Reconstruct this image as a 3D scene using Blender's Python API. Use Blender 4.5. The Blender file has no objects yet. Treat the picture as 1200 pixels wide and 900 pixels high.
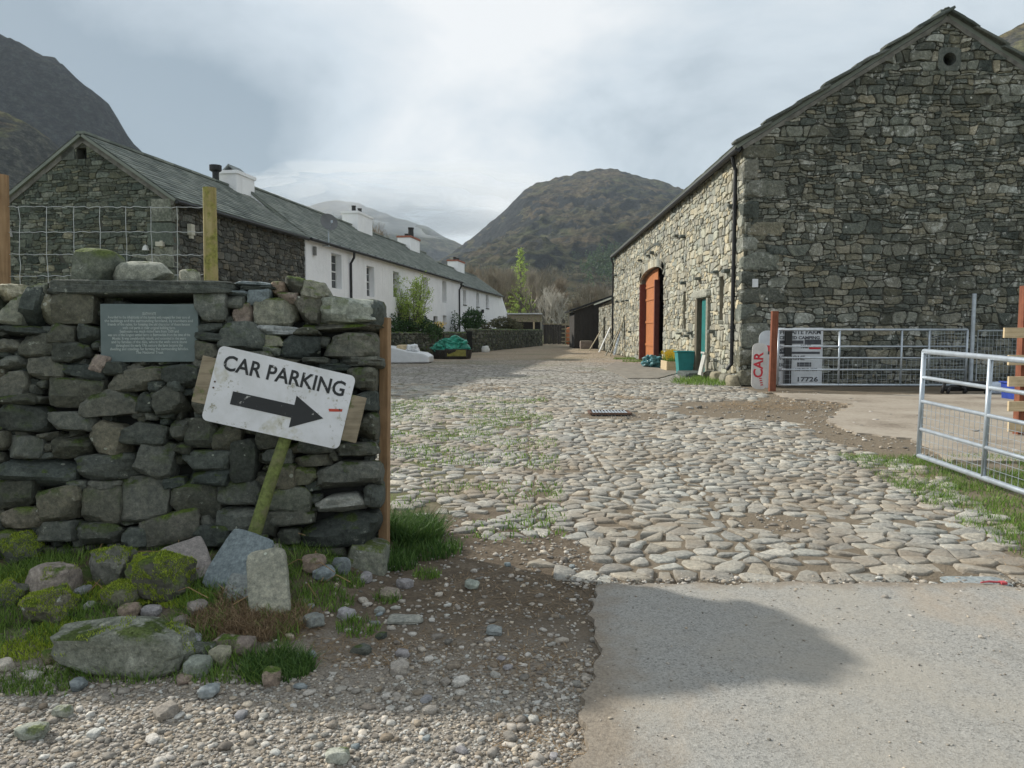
import bpy, math, random
import numpy as np
from mathutils import Vector, Matrix, noise
from mathutils.geometry import tessellate_polygon
R = math.radians
SC = bpy.context.scene
COL = SC.collection
rng = random.Random(11)
nrg = np.random.default_rng(7)

# ------------------------------------------------------------------ camera
F, EYE, PITCH, YAW = 860.0, 1.35, math.atan(62/860), math.atan(16/860)
cd = bpy.data.cameras.new('camera'); cam = bpy.data.objects.new('camera', cd); COL.objects.link(cam)
cd.sensor_width = 36; cd.lens = F/1200*36; cd.clip_start = .05; cd.clip_end = 20000
cam.location = (0, 0, EYE); cam.rotation_euler = (math.pi/2-PITCH, 0, YAW)
SC.camera = cam

# ------------------------------------------------------------------ sky, sun, exposure
SUND = Vector((-2.4, 1.42, 1.64)).normalized()
w = bpy.data.worlds.new('World'); SC.world = w; w.use_nodes = True
wn = w.node_tree; wl = wn.links; wn.nodes.clear()
def W(t, **k):
    n = wn.nodes.new(t)
    for a, b in k.items(): setattr(n, a, b)
    return n
sky = W('ShaderNodeTexSky', sky_type='NISHITA', sun_disc=False)
sky.sun_elevation = math.asin(SUND.z); sky.sun_rotation = math.atan2(SUND.x, SUND.y)
tc = W('ShaderNodeTexCoord'); sp = W('ShaderNodeSeparateXYZ'); wl.new(tc.outputs['Generated'], sp.inputs[0])
zc = W('ShaderNodeMath', operation='MAXIMUM'); wl.new(sp.outputs[2], zc.inputs[0]); zc.inputs[1].default_value = 0
za = W('ShaderNodeMath', operation='ADD'); wl.new(zc.outputs[0], za.inputs[0]); za.inputs[1].default_value = .35
def wdiv(s):
    d = W('ShaderNodeMath', operation='DIVIDE'); wl.new(s, d.inputs[0]); wl.new(za.outputs[0], d.inputs[1]); return d.outputs[0]
cb = W('ShaderNodeCombineXYZ'); wl.new(wdiv(sp.outputs[0]), cb.inputs[0]); wl.new(wdiv(sp.outputs[1]), cb.inputs[1]); cb.inputs[2].default_value = 3.7
n1 = W('ShaderNodeTexNoise'); n1.inputs['Scale'].default_value = 1.35; n1.inputs['Detail'].default_value = 9; n1.inputs['Roughness'].default_value = .56
n1.inputs['Distortion'].default_value = .35
wl.new(cb.outputs[0], n1.inputs['Vector'])
def blob(d, width):                       # a broad soft bank of cloud around one direction of the sky
    d = Vector(d).normalized()
    v = W('ShaderNodeVectorMath', operation='DISTANCE'); wl.new(tc.outputs['Generated'], v.inputs[0]); v.inputs[1].default_value = d
    m = W('ShaderNodeMapRange'); m.interpolation_type = 'SMOOTHERSTEP'
    wl.new(v.outputs['Value'], m.inputs[0]); m.inputs[1].default_value = width; m.inputs[2].default_value = 0
    m.inputs[3].default_value = 0; m.inputs[4].default_value = 1
    return m.outputs[0]
def wm(op, a, b):
    n = W('ShaderNodeMath', operation=op)
    for i, s in enumerate((a, b)):
        if isinstance(s, (int, float)): n.inputs[i].default_value = s
        else: wl.new(s, n.inputs[i])
    return n.outputs[0]
dens = wm('ADD', n1.outputs[0], wm('MULTIPLY', blob((-.58, 1, .36), .60), -.46))
dens = wm('ADD', dens, wm('MULTIPLY', blob((-.16, 1, .28), .55), .17))
dens = wm('ADD', dens, wm('MULTIPLY', blob((.6, 1, .45), .8), -.17))
cr = W('ShaderNodeValToRGB'); wl.new(dens, cr.inputs[0])
el = cr.color_ramp.elements
el[0].position = .22; el[0].color = (.21, .265, .31, 1)
el[1].position = .62; el[1].color = (.69, .70, .70, 1)
e = el.new(.43); e.color = (.475, .53, .57, 1)
sc_ = W('ShaderNodeVectorMath', operation='SCALE'); wl.new(cr.outputs[0], sc_.inputs[0]); sc_.inputs['Scale'].default_value = 10.0
mx = W('ShaderNodeMix', data_type='RGBA'); mx.inputs[0].default_value = .9
wl.new(sky.outputs[0], mx.inputs[6]); wl.new(sc_.outputs[0], mx.inputs[7])
bg = W('ShaderNodeBackground'); bg.inputs[1].default_value = .1; wl.new(mx.outputs[2], bg.inputs[0])
wo = W('ShaderNodeOutputWorld'); wl.new(bg.outputs[0], wo.inputs[0])
sl = bpy.data.lights.new('sun', 'SUN'); sl.energy = 3.9; sl.angle = R(1.2); sl.color = (1, .95, .86)
so = bpy.data.objects.new('sun', sl); COL.objects.link(so); so.rotation_euler = (-SUND).to_track_quat('-Z', 'Y').to_euler()
vs = SC.view_settings; vs.view_transform = 'Standard'; vs.look = 'None'; vs.exposure = .52; vs.gamma = 1; vs.use_curve_mapping = False

# ------------------------------------------------------------------ measuring: where a sight line meets the ground or a wall
def ray(x, y):
    a, b, c = (x-600)/F, 1.0, -(y-450)/F
    b, c = b*math.cos(PITCH)+c*math.sin(PITCH), -b*math.sin(PITCH)+c*math.cos(PITCH)
    return Vector((a*math.cos(YAW)-b*math.sin(YAW), a*math.sin(YAW)+b*math.cos(YAW), c))
def gp(x, y, z=0.0):
    r = ray(x, y); t = (z-EYE)/r.z; return r*t+Vector((0, 0, EYE))
def yp(x, y, Y):
    r = ray(x, y); return r*(Y/r.y)+Vector((0, 0, EYE))
def pp(x, y, p, n):
    r = ray(x, y); return r*((Vector(p)-Vector((0, 0, EYE))).dot(n)/r.dot(n))+Vector((0, 0, EYE))
def sstep(t):
    t = min(1, max(0, t)); return t*t*(3-2*t)
def fbm(x, y, z=0.0, o=4):
    s = 0; a = .5
    for _ in range(o):
        s += a*noise.noise((x, y, z)); x *= 2.03; y *= 2.03; z *= 2.03; a *= .5
    return s

# ------------------------------------------------------------------ mesh helpers
class G:
    def __init__(s): s.v = []; s.f = []; s.a = []
    def add(s, vs_, fs, r=0.5):
        o = len(s.v); s.v.extend(vs_); s.f.extend([tuple(i+o for i in f) for f in fs]); s.a.extend([r]*len(vs_))
    def box(s, c, size, rot=None, r=.5, taper=1.0):
        c = Vector(c); hx, hy, hz = size[0]/2, size[1]/2, size[2]/2; vv = []
        for z in (-1, 1):
            k = taper if z > 0 else 1
            for x, y in ((-1, -1), (1, -1), (1, 1), (-1, 1)):
                p = Vector((x*hx*k, y*hy*k, z*hz))
                vv.append(tuple(c+(rot @ p if rot else p)))
        s.add(vv, [(3, 2, 1, 0), (4, 5, 6, 7), (0, 1, 5, 4), (1, 2, 6, 5), (2, 3, 7, 6), (3, 0, 4, 7)], r); return s
    def tube(s, pts, rad, n=8, cap=True, r=.5):
        pts = [Vector(p) for p in pts]; k = len(pts)
        rad = [rad]*k if isinstance(rad, (int, float)) else rad
        vv = []; ff = []; prev = None
        for i, p in enumerate(pts):
            d = (pts[min(i+1, k-1)]-pts[max(i-1, 0)]).normalized()
            if prev is None: a = d.orthogonal().normalized()
            else:
                a = prev-d*prev.dot(d); a = a.normalized() if a.length > 1e-5 else d.orthogonal().normalized()
            prev = a; b = d.cross(a)
            for j in range(n):
                t = 2*math.pi*j/n; vv.append(tuple(p+(a*math.cos(t)+b*math.sin(t))*rad[i]))
        for i in range(k-1):
            for j in range(n):
                ff.append((i*n+j, i*n+(j+1) % n, (i+1)*n+(j+1) % n, (i+1)*n+j))
        if cap: ff.append(tuple(range(n-1, -1, -1))); ff.append(tuple(range((k-1)*n, k*n)))
        s.add(vv, ff, r); return s
    def prism(s, poly, O, U, V, N, d0, d1, r=.5):
        n = len(poly); vv = [tuple(O+U*p[0]+V*p[1]+N*d0) for p in poly]+[tuple(O+U*p[0]+V*p[1]+N*d1) for p in poly]
        ff = [tuple(range(n-1, -1, -1)), tuple(range(n, 2*n))]+[(i, (i+1) % n, n+(i+1) % n, n+i) for i in range(n)]
        s.add(vv, ff, r); return s
    def build(s, name, mat, parent=None, smooth=False, kind=None, bevel=0, sharp=0):
        me = bpy.data.meshes.new(name); me.from_pydata([tuple(v) for v in s.v], [], s.f)
        at = me.attributes.new('rnd', 'FLOAT', 'POINT'); at.data.foreach_set('value', s.a)
        if mat: me.materials.append(mat)
        if smooth: me.polygons.foreach_set('use_smooth', [True]*len(me.polygons))
        me.validate(); me.update()
        if smooth and sharp: me.set_sharp_from_angle(angle=R(sharp))
        o = bpy.data.objects.new(name, me); COL.objects.link(o)
        if parent: o.parent = parent
        if kind: o['kind'] = kind
        if bevel:
            m = o.modifiers.new('bevel', 'BEVEL'); m.width = bevel; m.segments = 2; m.limit_method = 'ANGLE'
        return o
def recenter(o):
    """move a mesh object's origin to the middle of its base"""
    me = o.data; n = len(me.vertices); co = np.empty(n*3); me.vertices.foreach_get('co', co); co = co.reshape(-1, 3)
    c = np.array([(co[:, 0].min()+co[:, 0].max())/2, (co[:, 1].min()+co[:, 1].max())/2, co[:, 2].min()])
    me.vertices.foreach_set('co', (co-c).ravel()); me.update(); o.location = c; return o
def tag(o, label, cat, group=None, kind=None):
    o['label'] = label; o['category'] = cat
    if group: o['group'] = group
    if kind: o['kind'] = kind
    return o
def empty(name, label, cat, group=None):
    o = bpy.data.objects.new(name, None); COL.objects.link(o); return tag(o, label, cat, group)
def struct(o): o['kind'] = 'structure'; return o

_cube = {}
def cubegrid(n):
    if n in _cube: return _cube[n]
    idx = {}; vv = []; ff = []
    def vid(p):
        k = tuple(round(c*1000) for c in p)
        if k not in idx: idx[k] = len(vv); vv.append(p)
        return idx[k]
    for ax in range(3):
        for sg in (-1, 1):
            for i in range(n):
                for j in range(n):
                    q = []
                    for a, b in ((i, j), (i+1, j), (i+1, j+1), (i, j+1)):
                        p = [0, 0, 0]; p[ax] = sg; p[(ax+1) % 3] = -1+2*a/n; p[(ax+2) % 3] = -1+2*b/n
                        q.append(vid(tuple(p)))
                    ff.append(tuple(q if sg > 0 else q[::-1]))
    _cube[n] = (np.array(vv), ff); return _cube[n]
def rock(g, c, size, k=4.0, cuts=5, amp=.07, rot=None, n=6, seed=0, r=None, fr=1.6):
    rs = random.Random(seed); v, ff = cubegrid(n)
    q = v/(np.abs(v)**k).sum(1, keepdims=True)**(1/k)
    for _ in range(cuts):
        d = np.array([rs.gauss(0, 1), rs.gauss(0, 1), rs.gauss(0, 1)]); d /= np.linalg.norm(d)
        h = q@d; m = h.max()*rs.uniform(.70, .92); q = q-np.outer(np.maximum(h-m, 0)*.97, d)
    o = rs.uniform(0, 99)
    dn = np.array([noise.noise((p[0]*fr+o, p[1]*fr, p[2]*fr))+.5*noise.noise((p[0]*fr*2.3+o, p[1]*fr*2.3, p[2]*fr*2.3)) for p in q])
    q = q*(1+amp*dn)[:, None]
    q = q*np.array(size)/2
    if rot is not None: q = q@np.array(rot).T
    q = q+np.array(c)
    g.add([tuple(p) for p in q], ff, rs.random() if r is None else r)
def clip(poly, a, b, c):
    """keep a*x+b*y<=c"""
    out = []; n = len(poly)
    for i in range(n):
        p = poly[i]; q = poly[(i+1) % n]; dp = a*p[0]+b*p[1]-c; dq = a*q[0]+b*q[1]-c
        if dp <= 0: out.append(p)
        if (dp < 0 < dq) or (dq < 0 < dp):
            t = dp/(dp-dq); out.append((p[0]+(q[0]-p[0])*t, p[1]+(q[1]-p[1])*t))
    return out
def area(p):
    return .5*abs(sum(p[i][0]*p[(i+1) % len(p)][1]-p[(i+1) % len(p)][0]*p[i][1] for i in range(len(p))))
def centroid(p):
    return (sum(q[0] for q in p)/len(p), sum(q[1] for q in p)/len(p))
def voronoi(seeds, ay=1.0, reach=1.0, K=16):
    S = np.array(seeds)*[1, ay]; n = len(S); out = []
    for c0 in range(0, n, 400):
        D = ((S[c0:c0+400, None, :]-S[None])**2).sum(2)
        nb = np.argsort(D, axis=1)[:, 1:K+1] if n < 700 else None
        if nb is None:
            nb = np.argpartition(D, K+1, axis=1)[:, :K+2]
            nb = np.take_along_axis(nb, np.argsort(np.take_along_axis(D, nb, 1), 1), 1)[:, 1:K+1]
        for k in range(len(nb)):
            x, y = S[c0+k]; p = [(x-reach, y-reach), (x+reach, y-reach), (x+reach, y+reach), (x-reach, y+reach)]
            for j in nb[k]:
                X, Y = S[j]; a, b = X-x, Y-y
                p = clip(p, a, b, a*(X+x)/2+b*(Y+y)/2)
                if len(p) < 3: break
            out.append([(u, v/ay) for u, v in p])
    return out
def chaikin(p):
    o = []
    for i in range(len(p)):
        a, b = p[i], p[(i+1) % len(p)]
        o.append((a[0]*.75+b[0]*.25, a[1]*.75+b[1]*.25)); o.append((a[0]*.25+b[0]*.75, a[1]*.25+b[1]*.75))
    return o
def cellstone(g, p, O, U, V, N, proud, joint, rs, cha=0, back=.06, top=.8, tilt=.06, rr=None, rings=None):
    for _ in range(cha): p = chaikin(p)
    cx, cy = centroid(p); n = len(p); tx, ty = rs.gauss(0, tilt), rs.gauss(0, tilt); vv = []
    base = []
    for x, y in p:
        dx, dy = x-cx, y-cy; L = math.hypot(dx, dy)+1e-9; k = max(L-joint, .35*L)/L; base.append((dx*k, dy*k))
    rings = rings or ((1.0, -back), (.985, proud*.5), (top, proud)); nr = len(rings)
    for s, h in [(a_, b_*proud if rings[0][1] == -9 and b_ > -9 else (b_ if b_ > -9 else -back)) for a_, b_ in rings]:
        for dx, dy in base:
            hh = h+(dx*tx+dy*ty if h > 0 else 0)+(rs.uniform(-.12, .12)*proud if h > 0 else 0)
            vv.append(tuple(O+U*(cx+dx*s)+V*(cy+dy*s)+N*hh))
    vv.append(tuple(O+U*cx+V*cy+N*proud*1.06)); ff = []
    for k in range(nr-1):
        for i in range(n): ff.append((k*n+i, k*n+(i+1) % n, (k+1)*n+(i+1) % n, (k+1)*n+i))
    for i in range(n): ff.append(((nr-1)*n+i, (nr-1)*n+(i+1) % n, nr*n))
    g.add(vv, ff, rs.random() if rr is None else rr)
def courses(u0, u1, v0, v1, hr, wr, rs, jit=.22):
    s = []; v = v0-hr[1]*.5
    while v < v1+hr[1]:
        h = rs.uniform(*hr); u = u0-rs.random()*wr[1]
        while u < u1+wr[1]:
            wd = rs.uniform(*wr)*(.75+.5*h/hr[1]); s.append((u+wd/2, v+h/2+rs.gauss(0, jit*h))); u += wd
        v += h
    return s
def coursed(u0, u1, v0, v1, hr, wr, rs):
    """random rubble brought to wavering courses: quads with shared uneven joints"""
    out = []; v = v0-hr[1]*.4; k = 0; hm = (hr[0]+hr[1])/2
    L = lambda k, vk, u: vk+hm*.55*fbm(u*2.1, k*7.31, 2.2, 3)*2
    while v < v1+hr[1]:
        h = rs.uniform(*hr); u = u0-rs.random()*wr[1]; sl0 = 0; a, b = v, v+h
        while u < u1+wr[1]:
            w_ = rs.uniform(*wr)*(.6+.55*h/hr[1]); sl1 = rs.gauss(0, .30*h); x0, x1 = u, u+w_
            fr = [(0, 1)]
            if h > hr[0]*1.7 and rs.random() < .38: m = rs.uniform(.35, .65); fr = [(0, m), (m, 1)]
            for f0, f1 in fr:
                xs_ = [(x0, x1)]
                if len(fr) == 2 and rs.random() < .4: c_ = x0+(x1-x0)*rs.uniform(.35, .65); xs_ = [(x0, c_), (c_, x1)]
                for p0, p1 in xs_:
                    def pt(x, f, e): 
                        xx = x+(sl0 if e == 0 else sl1)*(f-.5)*(1 if (x in (x0, x1)) else 0); lo, hi = L(k, a, xx), L(k+1, b, xx); return (xx, lo+(hi-lo)*f)
                    q = [pt(p0, f0, 0), pt((p0+p1)/2, f0, .5), pt(p1, f0, 1), pt(p1, f1, 1), pt((p0+p1)/2, f1, .5), pt(p0, f1, 0)]
                    r_ = []; n = len(q)
                    for i in range(n):
                        A, B, C = q[i-1], q[i], q[(i+1) % n]
                        if i in (0, 2, 3, 5) and rs.random() < .75:
                            t = rs.uniform(.08, .46); t2 = rs.uniform(.08, .46); r_ += [(B[0]+(A[0]-B[0])*t, B[1]+(A[1]-B[1])*t), (B[0]+(C[0]-B[0])*t2, B[1]+(C[1]-B[1])*t2)]
                        else: r_.append(B)
                    out.append(r_)
            u += w_; sl0 = sl1
        v += h; k += 1
    return out
def inpoly(x, y, P):
    c = False; j = len(P)-1
    for i in range(len(P)):
        if (P[i][1] > y) != (P[j][1] > y) and x < (P[j][0]-P[i][0])*(y-P[i][1])/(P[j][1]-P[i][1])+P[i][0]: c = not c
        j = i
    return c
def cuthole(p, h):
    u0, u1, v0, v1 = h
    if max(q[0] for q in p) <= u0 or min(q[0] for q in p) >= u1 or max(q[1] for q in p) <= v0 or min(q[1] for q in p) >= v1: return p
    best = max((clip(p, 1, 0, u0), clip(p, -1, 0, -u1), clip(p, 0, 1, v0), clip(p, 0, -1, -v1)), key=lambda q: area(q) if len(q) > 2 else 0)
    return best
def sheet(g, outer, holes, O, U, V, N, reveal=0.0):
    rings = [outer]+[[(h[0], h[2]), (h[1], h[2]), (h[1], h[3]), (h[0], h[3])] for h in holes]
    flat = [q for r_ in rings for q in r_]
    tri = tessellate_polygon([[Vector((q[0], q[1], 0)) for q in r_] for r_ in rings])
    vv = [tuple(O+U*q[0]+V*q[1]) for q in flat]; nn = U.cross(V); ff = []
    for t in tri:
        a, b, c = [Vector(vv[i]) for i in t]
        ff.append(tuple(t) if (b-a).cross(c-a).dot(N) > 0 else (t[2], t[1], t[0]))
    g.add(vv, ff)
    if reveal:
        for r_ in rings[1:]:
            a = [tuple(O+U*q[0]+V*q[1]) for q in r_]; b = [tuple(O+U*q[0]+V*q[1]-N*reveal) for q in r_]
            g.add(a+b, [(i, (i+1) % 4, 4+(i+1) % 4, 4+i) for i in range(4)])
def stone_wall(name, parent, outer, O, U, V, N, holes, hr, wr, smat, mmat, proud, joint, seed, nparts=300, ay=None, bu=None, bv=None, reveal=.35, stuffname='rubble_stones', stonemat2=None):
    """a wall face of separate stones over a recessed mortar bed"""
    rs = random.Random(seed); g = G(); sheet(g, outer, holes, O, U, V, N, reveal)
    core = g.build(name, mmat, parent)
    us = [q[0] for q in outer]; vs2 = [q[1] for q in outer]
    cells = coursed(min(us), max(us), min(vs2), max(vs2), hr, wr, rs)
    n = len(outer); sgn = 1 if sum(outer[i][0]*outer[(i+1) % n][1]-outer[(i+1) % n][0]*outer[i][1] for i in range(n)) > 0 else -1
    keep = []
    for p in cells:
        for i in range(n):
            (x0, y0), (x1, y1) = outer[i], outer[(i+1) % n]
            a, b = (y1-y0)*sgn, -(x1-x0)*sgn
            p = clip(p, a, b, a*x0+b*y0)
            if len(p) < 3: break
        if len(p) < 3: continue
        for h in holes:
            p = cuthole(p, h)
            if len(p) < 3: break
        if len(p) < 3 or area(p) < .003: continue
        c = centroid(p); P = O+U*c[0]+V*c[1]; d = (P-Vector((0, 0, EYE))); D = d.length
        fac = abs(d.normalized().dot(N)); inview = abs(P.x/max(P.y, .1)) < .78
        keep.append((area(p)*fac/D**2 if inview else 0, p))
    keep.sort(key=lambda t: -t[0])
    gs = G()
    for i, (k, p) in enumerate(keep):
        big = min(1.0, area(p)/.05)
        pr = proud*rs.uniform(.5, 1.4)*(.6+.4*big)
        if i < nparts:
            gi = G(); cellstone(gi, p, O, U, V, N, pr, joint, rs, top=.88); gi.build('stone', smat, core)
        else: cellstone(gs, p, O, U, V, N, pr, joint, rs, top=.88)
    if gs.v: gs.build(stuffname, smat, core, kind='stuff')
    return core
_tm = {}
def text(body, size, mat, name, parent, M, offset=0.0, align='CENTER', ext=.0008, spacing=1.0, sx=1.0, line=1.0):
    cu = bpy.data.curves.new('t', 'FONT'); cu.body = body; cu.size = size; cu.align_x = align; cu.align_y = 'CENTER'
    cu.extrude = ext; cu.offset = offset; cu.space_character = spacing; cu.resolution_u = 3; cu.space_line = line
    ob = bpy.data.objects.new('t', cu); COL.objects.link(ob)
    bpy.context.view_layer.update()
    me = bpy.data.meshes.new_from_object(ob.evaluated_get(bpy.context.evaluated_depsgraph_get()))
    bpy.data.objects.remove(ob); bpy.data.curves.remove(cu)
    me.transform(M @ Matrix.Diagonal((sx, 1, 1, 1))); me.materials.clear(); me.materials.append(mat)
    o = bpy.data.objects.new(name, me); COL.objects.link(o); o.parent = parent; return o
def frame(O, U, V, N):
    return Matrix(((U.x, V.x, N.x, O.x), (U.y, V.y, N.y, O.y), (U.z, V.z, N.z, O.z), (0, 0, 0, 1)))

# ------------------------------------------------------------------ materials
class S:
    def __init__(s, name, rough=.85, spec=.3):
        s.m = bpy.data.materials.new(name); s.m.use_nodes = True; s.t = s.m.node_tree; s.l = s.t.links
        s.b = s.t.nodes['Principled BSDF']; s.b.inputs['Roughness'].default_value = rough
        s.b.inputs['Specular IOR Level'].default_value = spec
        s.geo = s.t.nodes.new('ShaderNodeNewGeometry'); s.pos = s.geo.outputs['Position']; s.h = None
    def put(s, v, sock):
        if isinstance(v, bpy.types.NodeSocket): s.l.new(v, sock)
        elif isinstance(v, (int, float)): sock.default_value = v
        else: sock.default_value = (*v, 1) if len(v) == 3 and sock.type == 'RGBA' else v
    def noise(s, scale, detail=4, rough=.55, vec=None, stretch=None, dist=0.0):
        v = vec or s.pos
        if stretch:
            m = s.t.nodes.new('ShaderNodeVectorMath'); m.operation = 'MULTIPLY'; s.l.new(v, m.inputs[0]); m.inputs[1].default_value = stretch; v = m.outputs[0]
        n = s.t.nodes.new('ShaderNodeTexNoise'); s.l.new(v, n.inputs['Vector'])
        n.inputs['Scale'].default_value = scale; n.inputs['Detail'].default_value = detail; n.inputs['Roughness'].default_value = rough
        n.inputs['Distortion'].default_value = dist
        return n.outputs[0]
    def vor(s, scale, feature='F1', stretch=None, out='Distance', rnd=1.0):
        v = s.pos
        if stretch:
            m = s.t.nodes.new('ShaderNodeVectorMath'); m.operation = 'MULTIPLY'; s.l.new(v, m.inputs[0]); m.inputs[1].default_value = stretch; v = m.outputs[0]
        n = s.t.nodes.new('ShaderNodeTexVoronoi'); n.feature = feature; s.l.new(v, n.inputs['Vector']); n.inputs['Scale'].default_value = scale
        n.inputs['Randomness'].default_value = rnd
        return n.outputs[out]
    def rnd(s):
        a = s.t.nodes.new('ShaderNodeAttribute'); a.attribute_name = 'rnd'; return a.outputs['Fac']
    def orn(s):
        return s.t.nodes.new('ShaderNodeObjectInfo').outputs['Random']
    def ma(s, op, a, b=0.0, clamp=False):
        n = s.t.nodes.new('ShaderNodeMath'); n.operation = op; n.use_clamp = clamp; s.put(a, n.inputs[0]); s.put(b, n.inputs[1]); return n.outputs[0]
    def rng(s, v, a, b, c=0.0, d=1.0):
        n = s.t.nodes.new('ShaderNodeMapRange'); n.interpolation_type = 'SMOOTHSTEP'; s.put(v, n.inputs[0])
        for i, q in enumerate((a, b, c, d)): n.inputs[1+i].default_value = q
        return n.outputs[0]
    def ramp(s, f, stops):
        n = s.t.nodes.new('ShaderNodeValToRGB'); s.l.new(f, n.inputs[0]); e = n.color_ramp.elements
        while len(e) < len(stops): e.new(.5)
        for i, (p, c) in enumerate(stops): e[i].position = p; e[i].color = (*c, 1)
        return n.outputs[0]
    def mix(s, f, a, b, mode='MIX'):
        n = s.t.nodes.new('ShaderNodeMix'); n.data_type = 'RGBA'; n.blend_type = mode
        s.put(f, n.inputs[0]); s.put(a, n.inputs[6]); s.put(b, n.inputs[7]); return n.outputs[2]
    def up(s):
        n = s.t.nodes.new('ShaderNodeSeparateXYZ'); s.l.new(s.geo.outputs['Normal'], n.inputs[0]); return n.outputs[2]
    def xyz(s):
        n = s.t.nodes.new('ShaderNodeSeparateXYZ'); s.l.new(s.pos, n.inputs[0]); return n.outputs
    def bump(s, h, strength=.5, dist=.01):
        n = s.t.nodes.new('ShaderNodeBump'); n.inputs['Strength'].default_value = strength; n.inputs['Distance'].default_value = dist
        s.l.new(h, n.inputs['Height'])
        if s.h: s.l.new(s.h, n.inputs['Normal'])
        s.h = n.outputs[0]
    def done(s, col):
        s.put(col, s.b.inputs['Base Color'])
        if s.h: s.l.new(s.h, s.b.inputs['Normal'])
        return s.m
def plain(name, col, rough=.6, var=.25, sc=6, metal=0.0, bump=.0, spec=.4, stretch=None):
    s = S(name, rough, spec); n = s.noise(sc, 5, .6, stretch=stretch); s.b.inputs['Metallic'].default_value = metal
    c = s.mix(s.rng(n, .25, .75), tuple(x*(1-var) for x in col), tuple(min(1, x*(1+var)) for x in col))
    if bump: s.bump(s.noise(sc*6, 4), bump, .004)
    return s.done(c)
def stone(name, stops, rw=.6, sc=1.0, lichen=0.0, lcol=(.5, .52, .47), moss=0.0, mcol=(.085, .13, .025), bump=.6, fine=1.0, rough=.9, bd=.012, lsc=7, weather=0.0, wcol=(.05, .055, .045), hue=.5):
    s = S(name, rough, .25); r = s.rnd(); a = s.noise(2.6*sc, 4, .6); b = s.noise(17*sc, 6, .65); c = s.noise(70*sc*fine, 3, .6)
    f = s.ma('ADD', s.ma('MULTIPLY', r, rw), s.ma('ADD', s.ma('MULTIPLY', s.rng(a, .25, .75), (1-rw)*.6), s.ma('MULTIPLY', s.rng(b, .2, .8), (1-rw)*.4)))
    col = s.ramp(f, stops)
    col = s.mix(.75, col, s.ramp(s.ma('ADD', s.ma('MULTIPLY', b, .6), s.ma('MULTIPLY', c, .4)), [(.27, (.28, .29, .29)), (.5, (1, 1, 1)), (.72, (1.8, 1.78, 1.68))]), 'MULTIPLY')
    hv = s.ma('FRACT', s.ma('MULTIPLY', r, 37.3)); col = s.mix(s.ma('MULTIPLY', s.rng(hv, .55, 1.0), hue), col, (1.18, 1.0, .74), 'MULTIPLY'); col = s.mix(s.ma('MULTIPLY', s.rng(hv, .45, .0), hue), col, (.86, .98, 1.04), 'MULTIPLY')
    if weather: col = s.mix(s.ma('MULTIPLY', s.rng(s.noise(.55*sc, 5, .6), .42, .68), weather), col, wcol)
    if lichen:
        l = s.rng(s.noise(lsc*sc, 5, .7), .70-.22*lichen, .78-.2*lichen); l = s.ma('MULTIPLY', l, s.rng(s.noise(1.3*sc, 2), .42, .6)); col = s.mix(s.ma('MULTIPLY', l, .8), col, lcol)
        v = s.ma('MULTIPLY', s.ma('LESS_THAN', s.vor(5.5*sc), .13), s.ma('GREATER_THAN', s.noise(4*sc, 1), .60)); col = s.mix(s.ma('MULTIPLY', v, .75*min(1, lichen*2)), col, tuple(min(1, x*1.25) for x in lcol))
    if moss:
        m = s.ma('MULTIPLY', s.rng(s.up(), .05, .75), s.rng(s.noise(3.2*sc, 5, .6), .62-.3*moss, .70-.25*moss))
        col = s.mix(m, col, s.ramp(s.noise(40*sc, 3), [(.3, tuple(x*.55 for x in mcol)), (.7, tuple(x*1.4 for x in mcol))]))
        s.bump(s.ma('MULTIPLY', m, s.noise(110, 3)), .7, .02)
    s.bump(b, bump, bd); s.bump(c, bump*.7, bd*.3)
    return s.done(col)

GREY = [(.0, (.020, .022, .019)), (.35, (.050, .054, .046)), (.65, (.085, .088, .076)), (.85, (.125, .125, .105)), (1, (.24, .24, .20))]
M_near = stone('near_wall_stone', [(.0, (.028, .033, .030)), (.3, (.058, .067, .060)), (.6, (.098, .106, .093)), (.85, (.14, .142, .12)), (1, (.23, .225, .195))], rw=.6, sc=2.2, lichen=.45, lcol=(.30, .32, .27), moss=.38, bump=1.0, mcol=(.06, .085, .025), bd=.01, lsc=9)
M_cope = stone('coping_stone', [(.0, (.07, .08, .062)), (.5, (.17, .18, .145)), (1, (.34, .33, .27))], rw=.5, sc=2.2, lichen=.35, moss=.62, bump=.8, mcol=(.10, .13, .035), bd=.01)
M_pale = stone('pale_boulder_stone', [(.0, (.15, .16, .13)), (.5, (.27, .28, .235)), (1, (.44, .44, .38))], rw=.4, sc=2.4, lichen=.35, lcol=(.5, .53, .45), moss=.3, mcol=(.12, .15, .05), bump=.7, bd=.01)
M_moss = stone('mossy_rubble_stone', [(.0, (.05, .055, .045)), (.5, (.11, .11, .09)), (1, (.24, .22, .19))], rw=.5, sc=2.2, lichen=.4, moss=.55, mcol=(.085, .125, .022), bump=.8, bd=.012)
M_kerb = stone('kerb_boulder_stone', [(.0, (.09, .097, .07)), (.5, (.23, .23, .185)), (1, (.42, .41, .35))], rw=.3, sc=2.2, lichen=.6, lcol=(.50, .49, .42), moss=.4, mcol=(.075, .105, .028), bump=1.0, bd=.014)
M_slate = stone('blue_slate', [(.0, (.13, .15, .155)), (.5, (.20, .225, .23)), (1, (.30, .32, .32))], rw=.5, sc=2.5, lichen=.12, bump=.55, fine=.6, rough=.75, bd=.006)
M_pink = stone('pinkish_rock', [(.0, (.15, .12, .10)), (.5, (.26, .215, .185)), (1, (.40, .35, .31))], rw=.5, sc=2.5, lichen=.2, moss=.45, bump=.7)
M_core = plain('dark_wall_core', (.018, .019, .017), .95, .3)
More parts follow.
